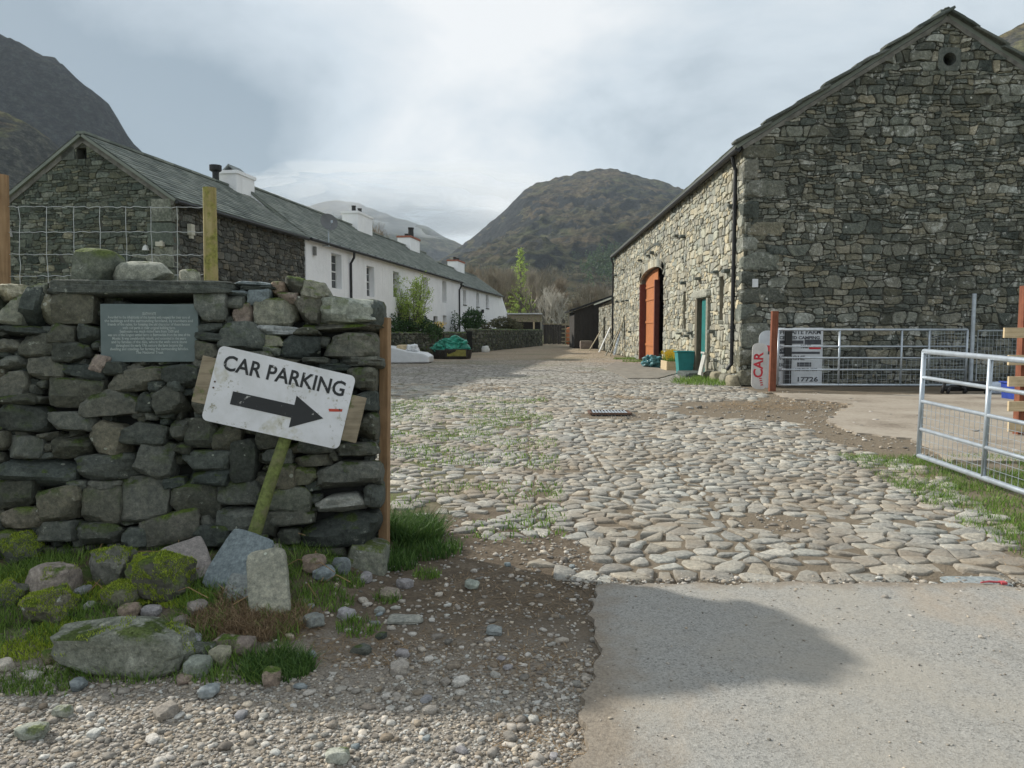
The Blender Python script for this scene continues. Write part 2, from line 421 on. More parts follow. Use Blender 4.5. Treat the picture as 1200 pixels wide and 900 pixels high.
M_side = stone('barn_side_stone', [(.0, (0.116, 0.116, 0.105)), (.22, (0.252, 0.252, 0.221)), (.5, (0.357, 0.352, 0.294)), (.75, (0.452, 0.425, 0.326)), (1, (0.546, 0.536, 0.483))], rw=.7, sc=.8, lichen=.15, bump=.8, bd=.03, weather=.25, wcol=(.12, .115, .09))
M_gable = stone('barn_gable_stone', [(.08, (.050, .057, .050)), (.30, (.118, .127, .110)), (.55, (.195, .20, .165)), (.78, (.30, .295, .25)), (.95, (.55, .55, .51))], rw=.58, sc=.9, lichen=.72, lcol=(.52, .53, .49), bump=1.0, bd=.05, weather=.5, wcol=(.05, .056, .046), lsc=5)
M_hgab = stone('house_gable_stone', [(.1, (0.0455, 0.0546, 0.0468)), (.4, (0.101, 0.117, 0.0962)), (.7, (0.156, 0.169, 0.137)), (.9, (0.299, 0.305, 0.26))], rw=.6, sc=.9, lichen=.25, lcol=(.28, .31, .26), bump=.9, bd=.03, weather=.3)
M_hside = stone('house_side_stone', [(.0, (0.042, 0.042, 0.0378)), (.5, (0.0952, 0.0952, 0.084)), (.85, (0.154, 0.147, 0.126)), (1, (0.336, 0.308, 0.259))], rw=.65, sc=.9, lichen=.2, bump=.9, bd=.03)
M_garden = stone('garden_wall_stone', [(.0, (0.0286, 0.0312, 0.026)), (.5, (0.0715, 0.0754, 0.0598)), (1, (0.169, 0.169, 0.137))], rw=.6, sc=1, lichen=.3, moss=.55, bump=.9, bd=.03)
M_lean = stone('lean_to_stone', [(.0, (.12, .12, .10)), (.5, (.24, .235, .195)), (1, (.37, .36, .30))], rw=.65, sc=.8, bump=.8, bd=.03)
M_quoin = stone('dressed_quoin', [(.0, (0.0688, 0.0775, 0.07)), (.5, (0.106, 0.117, 0.106)), (1, (0.156, 0.163, 0.144))], rw=.6, sc=1, lichen=.15, bump=.5, bd=.015)
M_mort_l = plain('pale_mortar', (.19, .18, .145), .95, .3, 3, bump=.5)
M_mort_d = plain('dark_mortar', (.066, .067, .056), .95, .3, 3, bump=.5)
M_fillet = plain('mortar_fillet', (.17, .165, .15), .95, .35, 5, bump=.6)
M_cob = stone('cobblestone', [(.0, (.155, .152, .142)), (.3, (.272, .263, .238)), (.65, (.37, .354, .312)), (1, (.49, .47, .42))], rw=.6, sc=2, lichen=.15, bump=1.0, bd=.014, rough=.8, weather=.75, wcol=(.25, .20, .145), hue=.3)
M_roof = None
s = S('roof_slate', .8, .3); f = s.ma('ADD', s.ma('MULTIPLY', s.rnd(), .5), s.ma('MULTIPLY', s.noise(.9, 6, .65), .6))
c = s.ramp(f, [(.15, (.10, .118, .108)), (.5, (.185, .208, .185)), (.9, (.30, .32, .28))]); s.bump(s.noise(14, 5), .6, .02)
M_roof = s.done(c)
M_black = plain('black_iron_and_hole_dark', (.014, .015, .016), .5, .2, 8)  # iron black; also colours the sheets that stand for shade inside holes
M_white = None
s = S('whitewash', .9, .2); n = s.noise(1.1, 6, .65); x = s.xyz()
c = s.mix(s.rng(n, .3, .7), (.82, .825, .84), (.90, .905, .915)); st = s.noise(1.0, 5, .6, stretch=(5, 5, .35)); c = s.mix(s.ma('MULTIPLY', s.rng(st, .52, .78), .4), c, (.56, .57, .55))
s.bump(s.noise(5, 5, .6), .7, .03); M_white = s.done(c)
M_frame = plain('white_paint', (.62, .63, .62), .5, .08)
M_dframe = plain('dark_green_frame', (.03, .04, .042), .5, .2)
s = S('window_glass', .06, .6); M_glass = s.done(s.ramp(s.noise(1.5, 3), [(.3, (.015, .018, .02)), (.7, (.05, .056, .06))]))
def wood(name, a, b, rough=.8, axis=(18, 18, 1.2), gr=0.0, gcol=(.10, .14, .04), sc=1.0):
    s = S(name, rough, .25); n = s.noise(2.2*sc, 6, .65, stretch=axis); m = s.noise(9, 4, .6)
    c = s.mix(s.rng(n, .3, .7), a, b); c = s.mix(.5, c, s.ramp(m, [(.25, (.55, .55, .55)), (.7, (1.2, 1.2, 1.2))]), 'MULTIPLY')
    if gr: c = s.mix(s.rng(s.noise(7, 5, .65), .62-gr*.4, .72-gr*.3), c, s.ramp(s.noise(50, 3), [(.3, tuple(q*.6 for q in gcol)), (.7, tuple(q*1.3 for q in gcol))]))
    s.bump(n, .5, .004); return s.done(c)
M_wpost = wood('weathered_fence_post', (.30, .235, .10), (.42, .35, .17), gr=.35, gcol=(.26, .25, .07))
M_wnew = wood('orange_brown_timber', (.24, .145, .075), (.35, .23, .13))
M_wgrey = wood('grey_timber', (.20, .165, .115), (.33, .28, .20), axis=(2, 2, 14), gr=.25)
M_wmoss = wood('mossy_pole_bark', (.13, .125, .07), (.21, .20, .11), gr=.75, gcol=(.145, .175, .055))
M_wpale = wood('pale_new_timber', (.46, .36, .22), (.60, .49, .32), axis=(1.2, 18, 18))
M_wdark = wood('dark_weathered_boards', (.022, .020, .018), (.055, .048, .040))
M_wred = wood('red_brown_stake', (.15, .052, .03), (.24, .09, .05))
M_orange = wood('orange_door_paint', (.38, .135, .045), (.48, .19, .075), rough=.6, axis=(10, 10, .8))
M_dred = plain('dark_red_paint', (.13, .035, .025), .55, .2)
M_teal = plain('teal_paint', (.012, .15, .14), .5, .2, 5)
M_binteal = plain('teal_plastic', (.03, .22, .22), .5, .15, 5)
M_galv = plain('galvanised_steel', (.43, .48, .53), .42, .15, 9, metal=.55)
M_rust = plain('rusty_iron', (.10, .055, .035), .8, .4, 12)
M_trunk = wood('bark', (.085, .075, .06), (.15, .135, .11))
M_twig = plain('bare_twigs', (.235, .21, .165), .9, .3, .6)
M_twigr = plain('reddish_bare_twigs', (.20, .165, .12), .9, .3, .6)
M_twigp = plain('silvery_bare_twigs', (.38, .36, .31), .9, .2, .6)
def leafmat(name, a, b, tr=.25):
    s = S(name, .6, .3); c = s.mix(s.rnd(), a, b)
    try: s.b.inputs['Subsurface Weight'].default_value = 0
    except Exception: pass
    tb = s.t.nodes.new('ShaderNodeBsdfTranslucent'); s.l.new(c, tb.inputs[0]); mxs = s.t.nodes.new('ShaderNodeMixShader'); mxs.inputs[0].default_value = tr
    s.l.new(s.b.outputs[0], mxs.inputs[1]); s.l.new(tb.outputs[0], mxs.inputs[2]); s.l.new(mxs.outputs[0], s.t.nodes['Material Output'].inputs[0])
    return s.done(c)
M_leaf = leafmat('fresh_lime_leaves', (.24, .36, .06), (.50, .62, .16), .4)
M_ever = leafmat('evergreen_leaves', (.018, .045, .014), (.055, .115, .03))
M_olive = leafmat('olive_brown_leaves', (.06, .06, .03), (.13, .125, .06))
M_grass = leafmat('grass_blades', (.055, .125, .02), (.24, .36, .075), .35)
M_grassd = leafmat('dark_weed_leaves', (.02, .055, .014), (.055, .12, .028))
M_weed = leafmat('weed_leaves', (.028, .075, .016), (.12, .21, .05), .3)
M_mossb = leafmat('moss_fronds', (.15, .23, .02), (.46, .54, .07), .3)
M_straw = leafmat('dry_straw', (.20, .125, .06), (.42, .29, .15), .1)
M_dead = leafmat('dead_brown_bracken', (.13, .088, .05), (.36, .26, .155), .1)
M_yel = leafmat('yellow_petals', (.62, .40, .02), (.75, .55, .05))

# near ground: earth with gravel, trodden straw and moss colouring
s = S('earth', .95, .2); x = s.xyz(); n = s.noise(1.3, 6, .6); n2 = s.noise(9, 5, .65); n3 = s.noise(60, 4, .6)
dirt = s.ramp(s.ma('ADD', s.ma('MULTIPLY', n2, .6), s.ma('MULTIPLY', n3, .4)), [(.25, (.055, .042, .030)), (.5, (.125, .098, .070)), (.75, (.24, .195, .145))])
grav = s.ramp(s.noise(85, 4, .7), [(.28, (.13, .11, .088)), (.5, (.27, .24, .20)), (.72, (.43, .395, .345))])
yy = s.ma('ADD', x[1], s.ma('MULTIPLY', s.ma('SUBTRACT', n, .5), .5))
col = s.mix(s.ma('MULTIPLY', s.rng(s.ma('ADD', yy, s.ma('MULTIPLY', s.ma('SUBTRACT', n2, .5), .9)), 3.5, 2.6), s.rng(x[0], .40, .2)), dirt, grav)
col = s.mix(s.ma('MULTIPLY', s.ma('MAXIMUM', s.rng(s.ma('ADD', yy, s.ma('MULTIPLY', n2, 4)), 6.6, 9.0), s.ma('MULTIPLY', s.rng(x[0], .3, .7), s.rng(x[1], 3.7, 4.2))), .75), col, s.mix(n3, (.13, .105, .075), (.27, .225, .165)))
lf = s.ma('ADD', x[0], s.ma('MULTIPLY', x[1], .10))
gm = s.ma('MULTIPLY', s.rng(lf, .6, -.9), s.rng(x[1], 5.2, 6.2)); gm = s.ma('MULTIPLY', gm, s.rng(s.noise(.7, 5, .6), .36, .56))
col = s.mix(s.ma('MULTIPLY', gm, .8), col, s.ramp(n3, [(.3, (.075, .10, .03)), (.7, (.19, .21, .075))]))
bank = s.ma('MULTIPLY', s.rng(x[0], -.95, -1.35), s.rng(x[1], 2.8, 3.1)); col = s.mix(s.ma('MULTIPLY', bank, s.rng(n2, .4, .62)), col, (.05, .075, .02))
s.bump(n2, .6, .03); s.bump(n3, .9, .012); s.bump(s.noise(190, 3), .8, .005); M_earth = s.done(col)
s = S('tarmac', .9, .2); n = s.noise(1.1, 6, .62); v = s.vor(150, out='Color'); sv = s.t.nodes.new('ShaderNodeSeparateColor'); s.l.new(v, sv.inputs[0])
c = s.ramp(s.ma('ADD', s.ma('MULTIPLY', sv.outputs[0], .6), s.ma('MULTIPLY', s.noise(60, 5, .7), .5)), [(.18, (.15, .146, .135)), (.42, (.265, .258, .238)), (.75, (.32, .312, .288)), (1, (.40, .39, .36))])
c = s.mix(s.ma('MULTIPLY', s.rng(n, .40, .66), .6), c, (.335, .305, .255)); c = s.mix(s.ma('MULTIPLY', s.rng(s.noise(3.2, 6, .7), .54, .72), .5), c, (.19, .18, .16))
c = s.mix(s.ma('MULTIPLY', s.rng(s.noise(.9, 5, .65, stretch=(1, .5, 1)), .52, .66), .5), c, (.36, .29, .215)); c = s.mix(s.ma('MULTIPLY', s.rng(s.noise(38, 3, .6), .70, .74), .7), c, (.075, .07, .062))
x = s.xyz(); edge = s.ma('ADD', s.rng(s.ma('ADD', x[0], s.ma('MULTIPLY', s.noise(6, 5, .7), .5)), .78, .50), s.rng(s.ma('ADD', x[1], s.ma('MULTIPLY', s.noise(7, 5, .7), .3)), 3.88, 4.02), True)
c = s.mix(s.ma('MULTIPLY', edge, .75), c, s.ramp(s.noise(70, 4, .7), [(.3, (.13, .10, .072)), (.7, (.30, .25, .19))]))
s.bump(s.vor(150), .4, .003); s.bump(s.noise(24, 5), .5, .012); M_tar = s.done(c)
s = S('concrete_pad', .9, .2); n = s.noise(.8, 6, .65); c = s.ramp(s.ma('ADD', s.ma('MULTIPLY', n, .7), s.ma('MULTIPLY', s.noise(20, 4), .3)), [(.3, (.13, .105, .08)), (.48, (.30, .26, .21)), (.7, (.40, .36, .30))])
s.bump(s.noise(25, 5), .5, .01); M_conc = s.done(c)
s = S('far_cobbles', .9, .2); x = s.xyz(); e = s.vor(4.6, 'DISTANCE_TO_EDGE'); cc = s.vor(4.6, out='Color'); sv = s.t.nodes.new('ShaderNodeSeparateColor'); s.l.new(cc, sv.inputs[0])
c = s.ramp(sv.outputs[0], [(0, (.22, .21, .19)), (.5, (.32, .305, .275)), (1, (.42, .40, .36))])
c = s.mix(s.rng(e, .07, .02), c, (.12, .10, .075)); n = s.noise(.35, 5, .6)
strw = s.rng(s.ma('ADD', x[1], s.ma('MULTIPLY', n, 22)), 36, 52); c = s.mix(s.ma('MULTIPLY', strw, .8), c, s.mix(n, (.26, .19, .12), (.40, .32, .22)))
c = s.mix(s.ma('MULTIPLY', s.rng(s.noise(.22, 5), .5, .64), .35), c, (.14, .15, .075))
s.bump(s.rng(e, .0, .12), .8, .05); M_farcob = s.done(c)
s = S('valley_grass', .95, .2); c = s.ramp(s.noise(.05, 8, .65), [(.3, (.07, .085, .035)), (.5, (.12, .125, .055)), (.7, (.16, .14, .08))]); s.bump(s.noise(3, 5), .5, .1); M_valley = s.done(c)
def hillmat(name, grass, bracken, rockc, rk, sc=.01, gully=1.0):
    s = S(name, .95, .15); n = s.noise(sc, 9, .62); st = s.noise(sc*2.2, 9, .68, stretch=(.6, .6, 2.6), dist=.6); fine = s.noise(sc*16, 8, .7)
    c = s.mix(s.rng(n, .38, .62), grass, bracken)
    rock_ = s.mix(s.rng(fine, .35, .7), tuple(q*.6 for q in rockc), tuple(q*1.5 for q in rockc))
    slope = s.rng(s.up(), .90, .62); f = s.rng(s.ma('ADD', s.ma('MULTIPLY', slope, .55), st), .62+.3*(1-rk), .78+.3*(1-rk))
    c = s.mix(f, c, rock_); c = s.mix(.9, c, s.ramp(s.noise(sc*6, 9, .75), [(.40, (.30, .32, .35)), (.5, (1, 1, 1)), (.60, (2.0, 1.95, 1.7))]), 'MULTIPLY')
    s.bump(st, 1.0, 22*gully); s.bump(fine, 1.0, 5*gully); return s.done(c)
M_fell = hillmat('fell_turf_cloud_shaded', (.058, .064, .032), (.092, .070, .042), (.020, .024, .027), 1.35, .012)  # turf and rock colours darkened to stand for cloud shadow on the fell
M_crag = hillmat('crag_rock', (.034, .040, .034), (.040, .040, .036), (.032, .038, .042), 1.3, .02)
M_lower = hillmat('lower_slope', (.095, .105, .048), (.135, .100, .062), (.060, .062, .055), .8, .03, .3)
M_rhill = hillmat('right_slope', (.125, .125, .055), (.17, .125, .07), (.09, .085, .07), .6, .02, .5)
M_mist = hillmat('misty_slope', (.085, .09, .055), (.12, .10, .07), (.055, .057, .055), .9, .006)

# ------------------------------------------------------------------ ground
def gz(x, y):
    b = sstep((y-2.7)/1.15)*sstep((-.70-x)/.55)*.17*sstep((5.2-y)/.7)
    return b-.014+.012*fbm(x*2.1, y*2.1, 1.3, 3)
g = G(); n = 72
g.add([(3600*math.cos(2*math.pi*i/n), 3600*math.sin(2*math.pi*i/n), -.12) for i in range(n)], [tuple(range(n))])
struct(g.build('ground', M_valley))
ys = list(np.linspace(.6, 5.4, 110))+list(np.linspace(5.5, 20.5, 90)); xs = list(np.linspace(-11, -2.6, 24))+list(np.linspace(-2.5, 2.6, 110))+list(np.linspace(2.7, 12, 40))
g = G(); nx = len(xs)
g.add([(x, y, gz(x, y)) for y in ys for x in xs], [(j*nx+i, j*nx+i+1, (j+1)*nx+i+1, (j+1)*nx+i) for j in range(len(ys)-1) for i in range(nx-1)])
struct(g.build('earth_ground', M_earth, smooth=True))
def slab(name, poly, z, mat, th=.05):
    g = G(); g.prism(poly, Vector((0, 0, z)), Vector((1, 0, 0)), Vector((0, 1, 0)), Vector((0, 0, 1)), -th, 0); return struct(g.build(name, mat))
def rough_edge(pts, step=.07, amp=.025, seed=0):
    o = []
    for i in range(len(pts)):
        a, b = Vector(pts[i]), Vector(pts[(i+1) % len(pts)]); L = (b-a).length; k = max(1, min(120, int(L/step)))
        nrm = Vector((-(b-a).y, (b-a).x)).normalized()
        for j in range(k):
            p = a+(b-a)*(j/k); q = p+nrm*amp*2.2*fbm(p.x*5, p.y*5, seed, 4); o.append((q.x, q.y))
    return o
def rev(p):
    n = len(p); return p if sum(p[i][0]*p[(i+1) % n][1]-p[(i+1) % n][0]*p[i][1] for i in range(n)) > 0 else p[::-1]
px = [(697, 688), (780, 687), (880, 684), (980, 686), (1080, 684), (1200, 690)]
tl = [tuple(gp(a, b)[:2]) for a, b in px]+[(6.5, 3.75), (6.5, .3), (.10, .3)]+[tuple(gp(a, b)[:2]) for a, b in ((672, 900), (690, 830), (700, 775), (694, 720))]
slab('tarmac_road', rev(rough_edge(tl, .03, .055, 2)), .012, M_tar, .06)
far = [(-7, 18.9), (5.25, 18.9), (5.25, 45), (5.6, 70), (3.6, 79), (-1, 79), (-1.5, 70), (-6.5, 40), (-9, 26)]
slab('cobbled_lane', rev(far), .004, M_farcob, .05)
ap = [tuple(gp(a, b)[:2]) for a, b in ((905, 461), (1000, 463), (1100, 463))]+[(12, 16.3), (12, 7.6), (4.4, 7.6)]+[tuple(gp(a, b)[:2]) for a, b in ((1068, 515), (1000, 507), (968, 494), (985, 483), (1000, 474), (930, 468))]
slab('concrete_apron', rev(rough_edge(ap, .08, .10, 5)), .014, M_conc, .06)
ap2 = [tuple(gp(a, b)[:2]) for a, b in ((722, 424), (760, 430), (800, 436), (772, 444), (735, 444), (708, 432))]
slab('door_apron', rev(rough_edge(ap2, .2, .05, 8)), .026, plain('worn_tarmac', (.20, .18, .15), .95, .25, 3, bump=.5), .06)

# cobbles
yard = struct(bpy.data.objects.new('cobbled_yard', None)); COL.objects.link(yard)
YP = [(.30, 3.86), (2.75, 3.9), (3.45, 5.2), (3.95, 7.2), (3.75, 9.3), (4.1, 11), (5.0, 12.6), (5.2, 16.4), (5.15, 19.1), (-5.6, 19.1), (-2.5, 9), (-1.25, 6.2), (-.85, 5.2), (-.2, 4.75)]
rs = random.Random(5); seeds = []; jo = 0
y = 3.7
while y < 19.6:
    dy = .085+.055*rs.random()+(.03 if y < 4.6 else .0 if y < 9 else .04); x = -6+rs.random()*.2
    while x < 6:
        dx = rs.uniform(.075, .19)+(.04 if y < 4.6 else .0 if y < 9 else .04)
        if not any(abs(x-L-.03*math.sin(y*1.3)) < (.105) for L in (.06, .77, 1.42)) or y > 12.5: seeds.append((x+rs.gauss(0, .02), y+rs.gauss(0, .032)))
        x += dx
    y += dy
for L in (.06, .77, 1.42):                       # narrow cart-track setts laid lengthwise
    y = 3.9
    while y < 12.3:
        dy = rs.uniform(.16, .34)
        for o in (-.052, .052): seeds.append((L+o+.03*math.sin(y*1.3)+rs.gauss(0, .008), y+dy/2+rs.gauss(0, .02)))
        y += dy
cells = voronoi(seeds, 1.1, .8, 18)
UX, UY, UZ = Vector((1, 0, 0)), Vector((0, 1, 0)), Vector((0, 0, 1))
bare = [(gp(905, 610), .26, .2), (gp(1125, 690), .25, .2), (gp(430, 500), .1, .1), (gp(900, 480), 1.5, .55), (gp(640, 640), .2, .12), (gp(955, 470), 1.0, .5), (gp(730, 487), .6, .3)]
lst = []
for p in cells:
    c = centroid(p)
    if not inpoly(c[0], c[1], YP) or area(p) < .004: continue
    if any(((c[0]-b.x)/rx)**2+((c[1]-b.y)/(rx*1.0))**2 < 1+.5*rs.random() for b, rx, ry in bare): continue
    edge = -(c[0]+.19*(c[1]-4)) if c[1] < 6.5 else 9
    if c[0] < .35-.42*(c[1]-3.9)+.25 and c[1] < 6.2 and rs.random() < .35: continue
    if fbm(c[0]*.9, c[1]*.9, 6, 3) > .2 and rs.random() < .3: continue
    lst.append((c[1], p, c))
lst.sort(key=lambda t: t[0]); gs = G()
for i, (d, p, c) in enumerate(lst):
    hump = .026*fbm(c[0]*.8, c[1]*.8, 4, 2)
    pr = rs.uniform(.008, .019)+hump*.25
    sunk = rs.random() < .12; ontrack = c[1] < 12.4 and any(abs(c[0]-L-.03*math.sin(c[1]*1.3)) < .10 for L in (.06, .77, 1.42))
    a = (p, Vector((0, 0, -.014+(.0 if not sunk else -.014))), UX, UY, UZ, max(.005, pr), rs.uniform(.004, .016) if not ontrack else .028)
    if i < 300:
        gi = G(); cellstone(gi, *a, rs, cha=1 if rs.random() < .35 else 0, back=.05, tilt=.07, rings=((1, -9), (1, .4), (.95, .85), (.84, 1))); gi.build('cobble', M_cob, yard, smooth=True)
    else: cellstone(gs, *a, rs, cha=1 if d < 9 and rs.random() < .3 else 0, back=.05, tilt=.07, rings=((1, -9), (1, .45), (.92, .97)))
gs.build('cobbles', M_cob, yard, smooth=True, kind='stuff')

# ------------------------------------------------------------------ hills
def hill(name, ridge, D1, D0, D2, mat, amp, nx=150, nf=80, nb=16, pw=1.0, fsc=1.0, base=-20):
    R_ = sorted([(yp(a, b, D1).x, yp(a, b, D1).z) for a, b in ridge]); X = np.array([r[0] for r in R_]); Z = np.array([r[1] for r in R_])
    gx = np.linspace(X[0], X[-1], nx); z1 = np.interp(gx, X, Z); v = []; f = []
    for j in range(nf+nb):
        t = j/(nf-1) if j < nf else 1+(j-nf+1)/nb
        Y = D0+(D1-D0)*t if t <= 1 else D1+(D2-D1)*(t-1)
        sh = (.8*t+.2*t*t)**pw if t <= 1 else math.cos((t-1)*math.pi/2)**.8
        for i in range(nx):
            x = gx[i]; env = min(1, t*2.2) if t <= 1 else 1
            wv = amp*env*(fbm(x*.006*fsc, Y*.006*fsc, 2, 6)*1.6+.9*(.30-abs(fbm(x*.016*fsc, Y*.010*fsc, 9, 6)))+.5*(.2-abs(fbm(x*.05*fsc, Y*.03*fsc, 5, 5)))-.1)*(1-.45*sstep((t-.75)/.25))
            v.append((x, Y, base+(z1[i]-base)*sh+wv))
    f = [(j*nx+i, j*nx+i+1, (j+1)*nx+i+1, (j+1)*nx+i) for j in range(nf+nb-1) for i in range(nx-1)]
    g = G(); g.add(v, f); return struct(g.build(name, mat, smooth=True))
hill('fell', [(380, 375), (470, 340), (515, 312), (535, 300), (560, 280), (590, 250), (612, 226), (630, 216), (660, 209), (690, 205), (720, 204), (745, 205), (775, 209), (800, 217), (830, 232), (880, 262), (940, 300), (1050, 350)], 1300, 160, 1900, M_fell, 34, 300, 200, pw=1.25, fsc=.9)
hill('crag_hill', [(-420, -60), (-200, 0), (-60, 26), (0, 36), (30, 52), (60, 72), (90, 96), (113, 124), (132, 152), (150, 178), (190, 210), (250, 240), (330, 300), (400, 360)], 720, 300, 1000, M_crag, 34, 190, 120, pw=.85, fsc=2.0)
hill('lower_hillside', [(-420, 40), (-200, 80), (-60, 112), (0, 130), (30, 146), (60, 172), (90, 205), (130, 240), (200, 290), (300, 350)], 380, 130, 480, M_lower, 6, 110, 70, pw=1.0, fsc=3.0)
hill('right_hillside', [(980, 330), (1040, 200), (1100, 100), (1140, 62), (1170, 42), (1200, 27), (1260, -10), (1400, -70), (1700, -120)], 520, 150, 700, M_rhill, 7, 110, 70, pw=1.0, fsc=2.5)
hill('distant_hillside', [(150, 300), (250, 270), (330, 250), (390, 236), (415, 236), (440, 246), (470, 258), (500, 268), (520, 278), (545, 292), (600, 330), (700, 370)], 2300, 1500, 3000, M_mist, 40, 120, 60, pw=.9, fsc=.5)

# ------------------------------------------------------------------ barn on the right
BX, BY, BL, BW, BE, BR = 5.33, 18.24, 26.4, 9.34, 5.85, 8.75
barn = empty('stone_barn', 'tall stone barn with dark gable, orange cart door and teal side door', 'barn')
O = Vector((BX, BY, 0)); X_, Y_, Z_ = UX, UY, UZ
RISE, SPR = .36, 3.66
arch = [(10.3, 0), (15.8, 0), (15.8, SPR)]+[(13.05+2.75*math.cos(t), SPR+RISE*math.sin(t)) for t in np.linspace(.25, math.pi-.25, 9)]+[(10.3, SPR)]
holes = [(4.68-1.32, 4.68, .12, 2.32), (6.28, 6.72, 1.43, 2.66), (1.68, 2.12, 1.65, 2.82), (21.3, 21.75, .9, 2.2), (10.3, 15.8, 0.0, 3.5), (11.0, 15.1, 3.4, 3.82), (12.0, 14.1, 3.7, 4.04)]
g = G()
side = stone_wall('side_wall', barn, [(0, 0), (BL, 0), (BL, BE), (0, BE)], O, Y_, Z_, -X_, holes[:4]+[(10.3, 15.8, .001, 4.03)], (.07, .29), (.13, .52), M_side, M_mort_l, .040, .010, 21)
# the spandrels either side of the arched head
g = G()
sp1 = [(10.3, 3.35)]+arch[7:3:-1]+[(13.05, 4.04), (10.3, 4.04)]
top = [(13.05+2.75*math.cos(t), min(4.02, SPR+RISE*math.sin(t))) for t in np.linspace(0.001, math.pi-.001, 25)]
for i in range(24):
    (a, b), (c, d) = top[i], top[i+1]; g.prism([(c, d), (a, b), (a, 4.045), (c, 4.045)], O, Y_, Z_, -X_, -.33, -.02)
g.build('arch_spandrel', M_mort_l, side)
for i in range(21):                              # voussoirs of the arched head and of the relieving arch over it
    t = math.pi*(i+.5)/21
    for k, (rx, rz, zz, hh, m) in enumerate(((2.9, .42, 3.72, .30, M_side), (2.35, .42, 4.5, .10, M_quoin))):
        if k == 1 and not 3 < i < 18: continue
        c = O+Y_*(13.05+rx*math.cos(t))+Z_*(zz+rz*math.sin(t)); gi = G()
        an = math.atan2(rz*math.sin(t)*rx/rz if False else math.sin(t)*rx, math.cos(t)*rz*1.6)
        gi.box(c-X_*(.02 if k == 0 else .0), (.12, .40 if k == 0 else .33, hh), Matrix.Rotation(an-math.pi/2, 3, 'X'), r=rng.random()); gi.build('voussoir', m, side)
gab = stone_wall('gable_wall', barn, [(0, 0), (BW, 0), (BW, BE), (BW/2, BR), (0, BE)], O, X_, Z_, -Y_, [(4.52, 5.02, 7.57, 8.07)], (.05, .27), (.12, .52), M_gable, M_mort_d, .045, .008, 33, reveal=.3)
g = G()                                          # the unseen back walls close the barn
g.prism([(0, 0), (BL, 0), (BL, BE), (0, BE)], Vector((BX+BW, BY, 0)), Y_, Z_, X_, -.4, 0); g.prism([(0.01, 0), (BW-.01, 0), (BW-.01, BE), (BW/2, BR), (.01, BE)], Vector((BX, BY+BL, 0)), X_, Z_, Y_, -.4, -.002)
g.prism([(0.1, 0), (BL-.1, 0), (BL-.1, BE-.1), (.1, BE-.1)], Vector((BX+4, BY, 0)), Y_, Z_, X_, -.05, 0)
g.build('back_wall', M_mort_d, barn)
rs = random.Random(8); z = .0; k = 0                 # corner quoins
while z < BE-.1:
    h = rs.uniform(.34, .62); h = min(h, BE-z); l1, l2 = (rs.uniform(.75, 1.15), rs.uniform(.28, .4)) if k % 2 == 0 else (rs.uniform(.35, .5), rs.uniform(.5, .75))
    gi = G(); rock(gi, (BX-.055+l1/2, BY-.06+l2/2, z+h/2), (l1, l2, h-.012), k=9, cuts=3, amp=.03, n=6, seed=k+3); gi.build('quoin', M_gable, barn); z += h; k += 1
g = G(); o2 = Vector((BX+4.77, BY-.04, 7.82)); nn = 20; vv = []   # square stone with the round owl hole
for yk in (0, .35):
    for t in range(nn): a = 2*math.pi*t/nn; vv.append(tuple(o2+X_*.155*math.cos(a)+Z_*.155*math.sin(a)+Y_*yk))
for t in range(nn):
    a = 2*math.pi*t/nn; q = max(abs(math.cos(a)), abs(math.sin(a))); vv.append(tuple(o2+X_*.27*math.cos(a)/q+Z_*.27*math.sin(a)/q))
for t in range(nn):
    a = 2*math.pi*t/nn; q = max(abs(math.cos(a)), abs(math.sin(a))); vv.append(tuple(o2+X_*.27*math.cos(a)/q+Z_*.27*math.sin(a)/q+Y_*.2))
ff = []
for t in range(nn):
    u = (t+1) % nn; ff += [(2*nn+t, 2*nn+u, u, t), (t, u, nn+u, nn+t), (2*nn+u, 2*nn+t, 3*nn+t, 3*nn+u)]
g.add(vv, ff, .6); owl = g.build('owl_hole_stone', M_quoin, barn)
g = G(); g.box(o2+Y_*.36, (.5, .02, .5)); g.build('owl_hole_dark', M_black, owl)  # black sheet behind the hole, painting its shaded inside
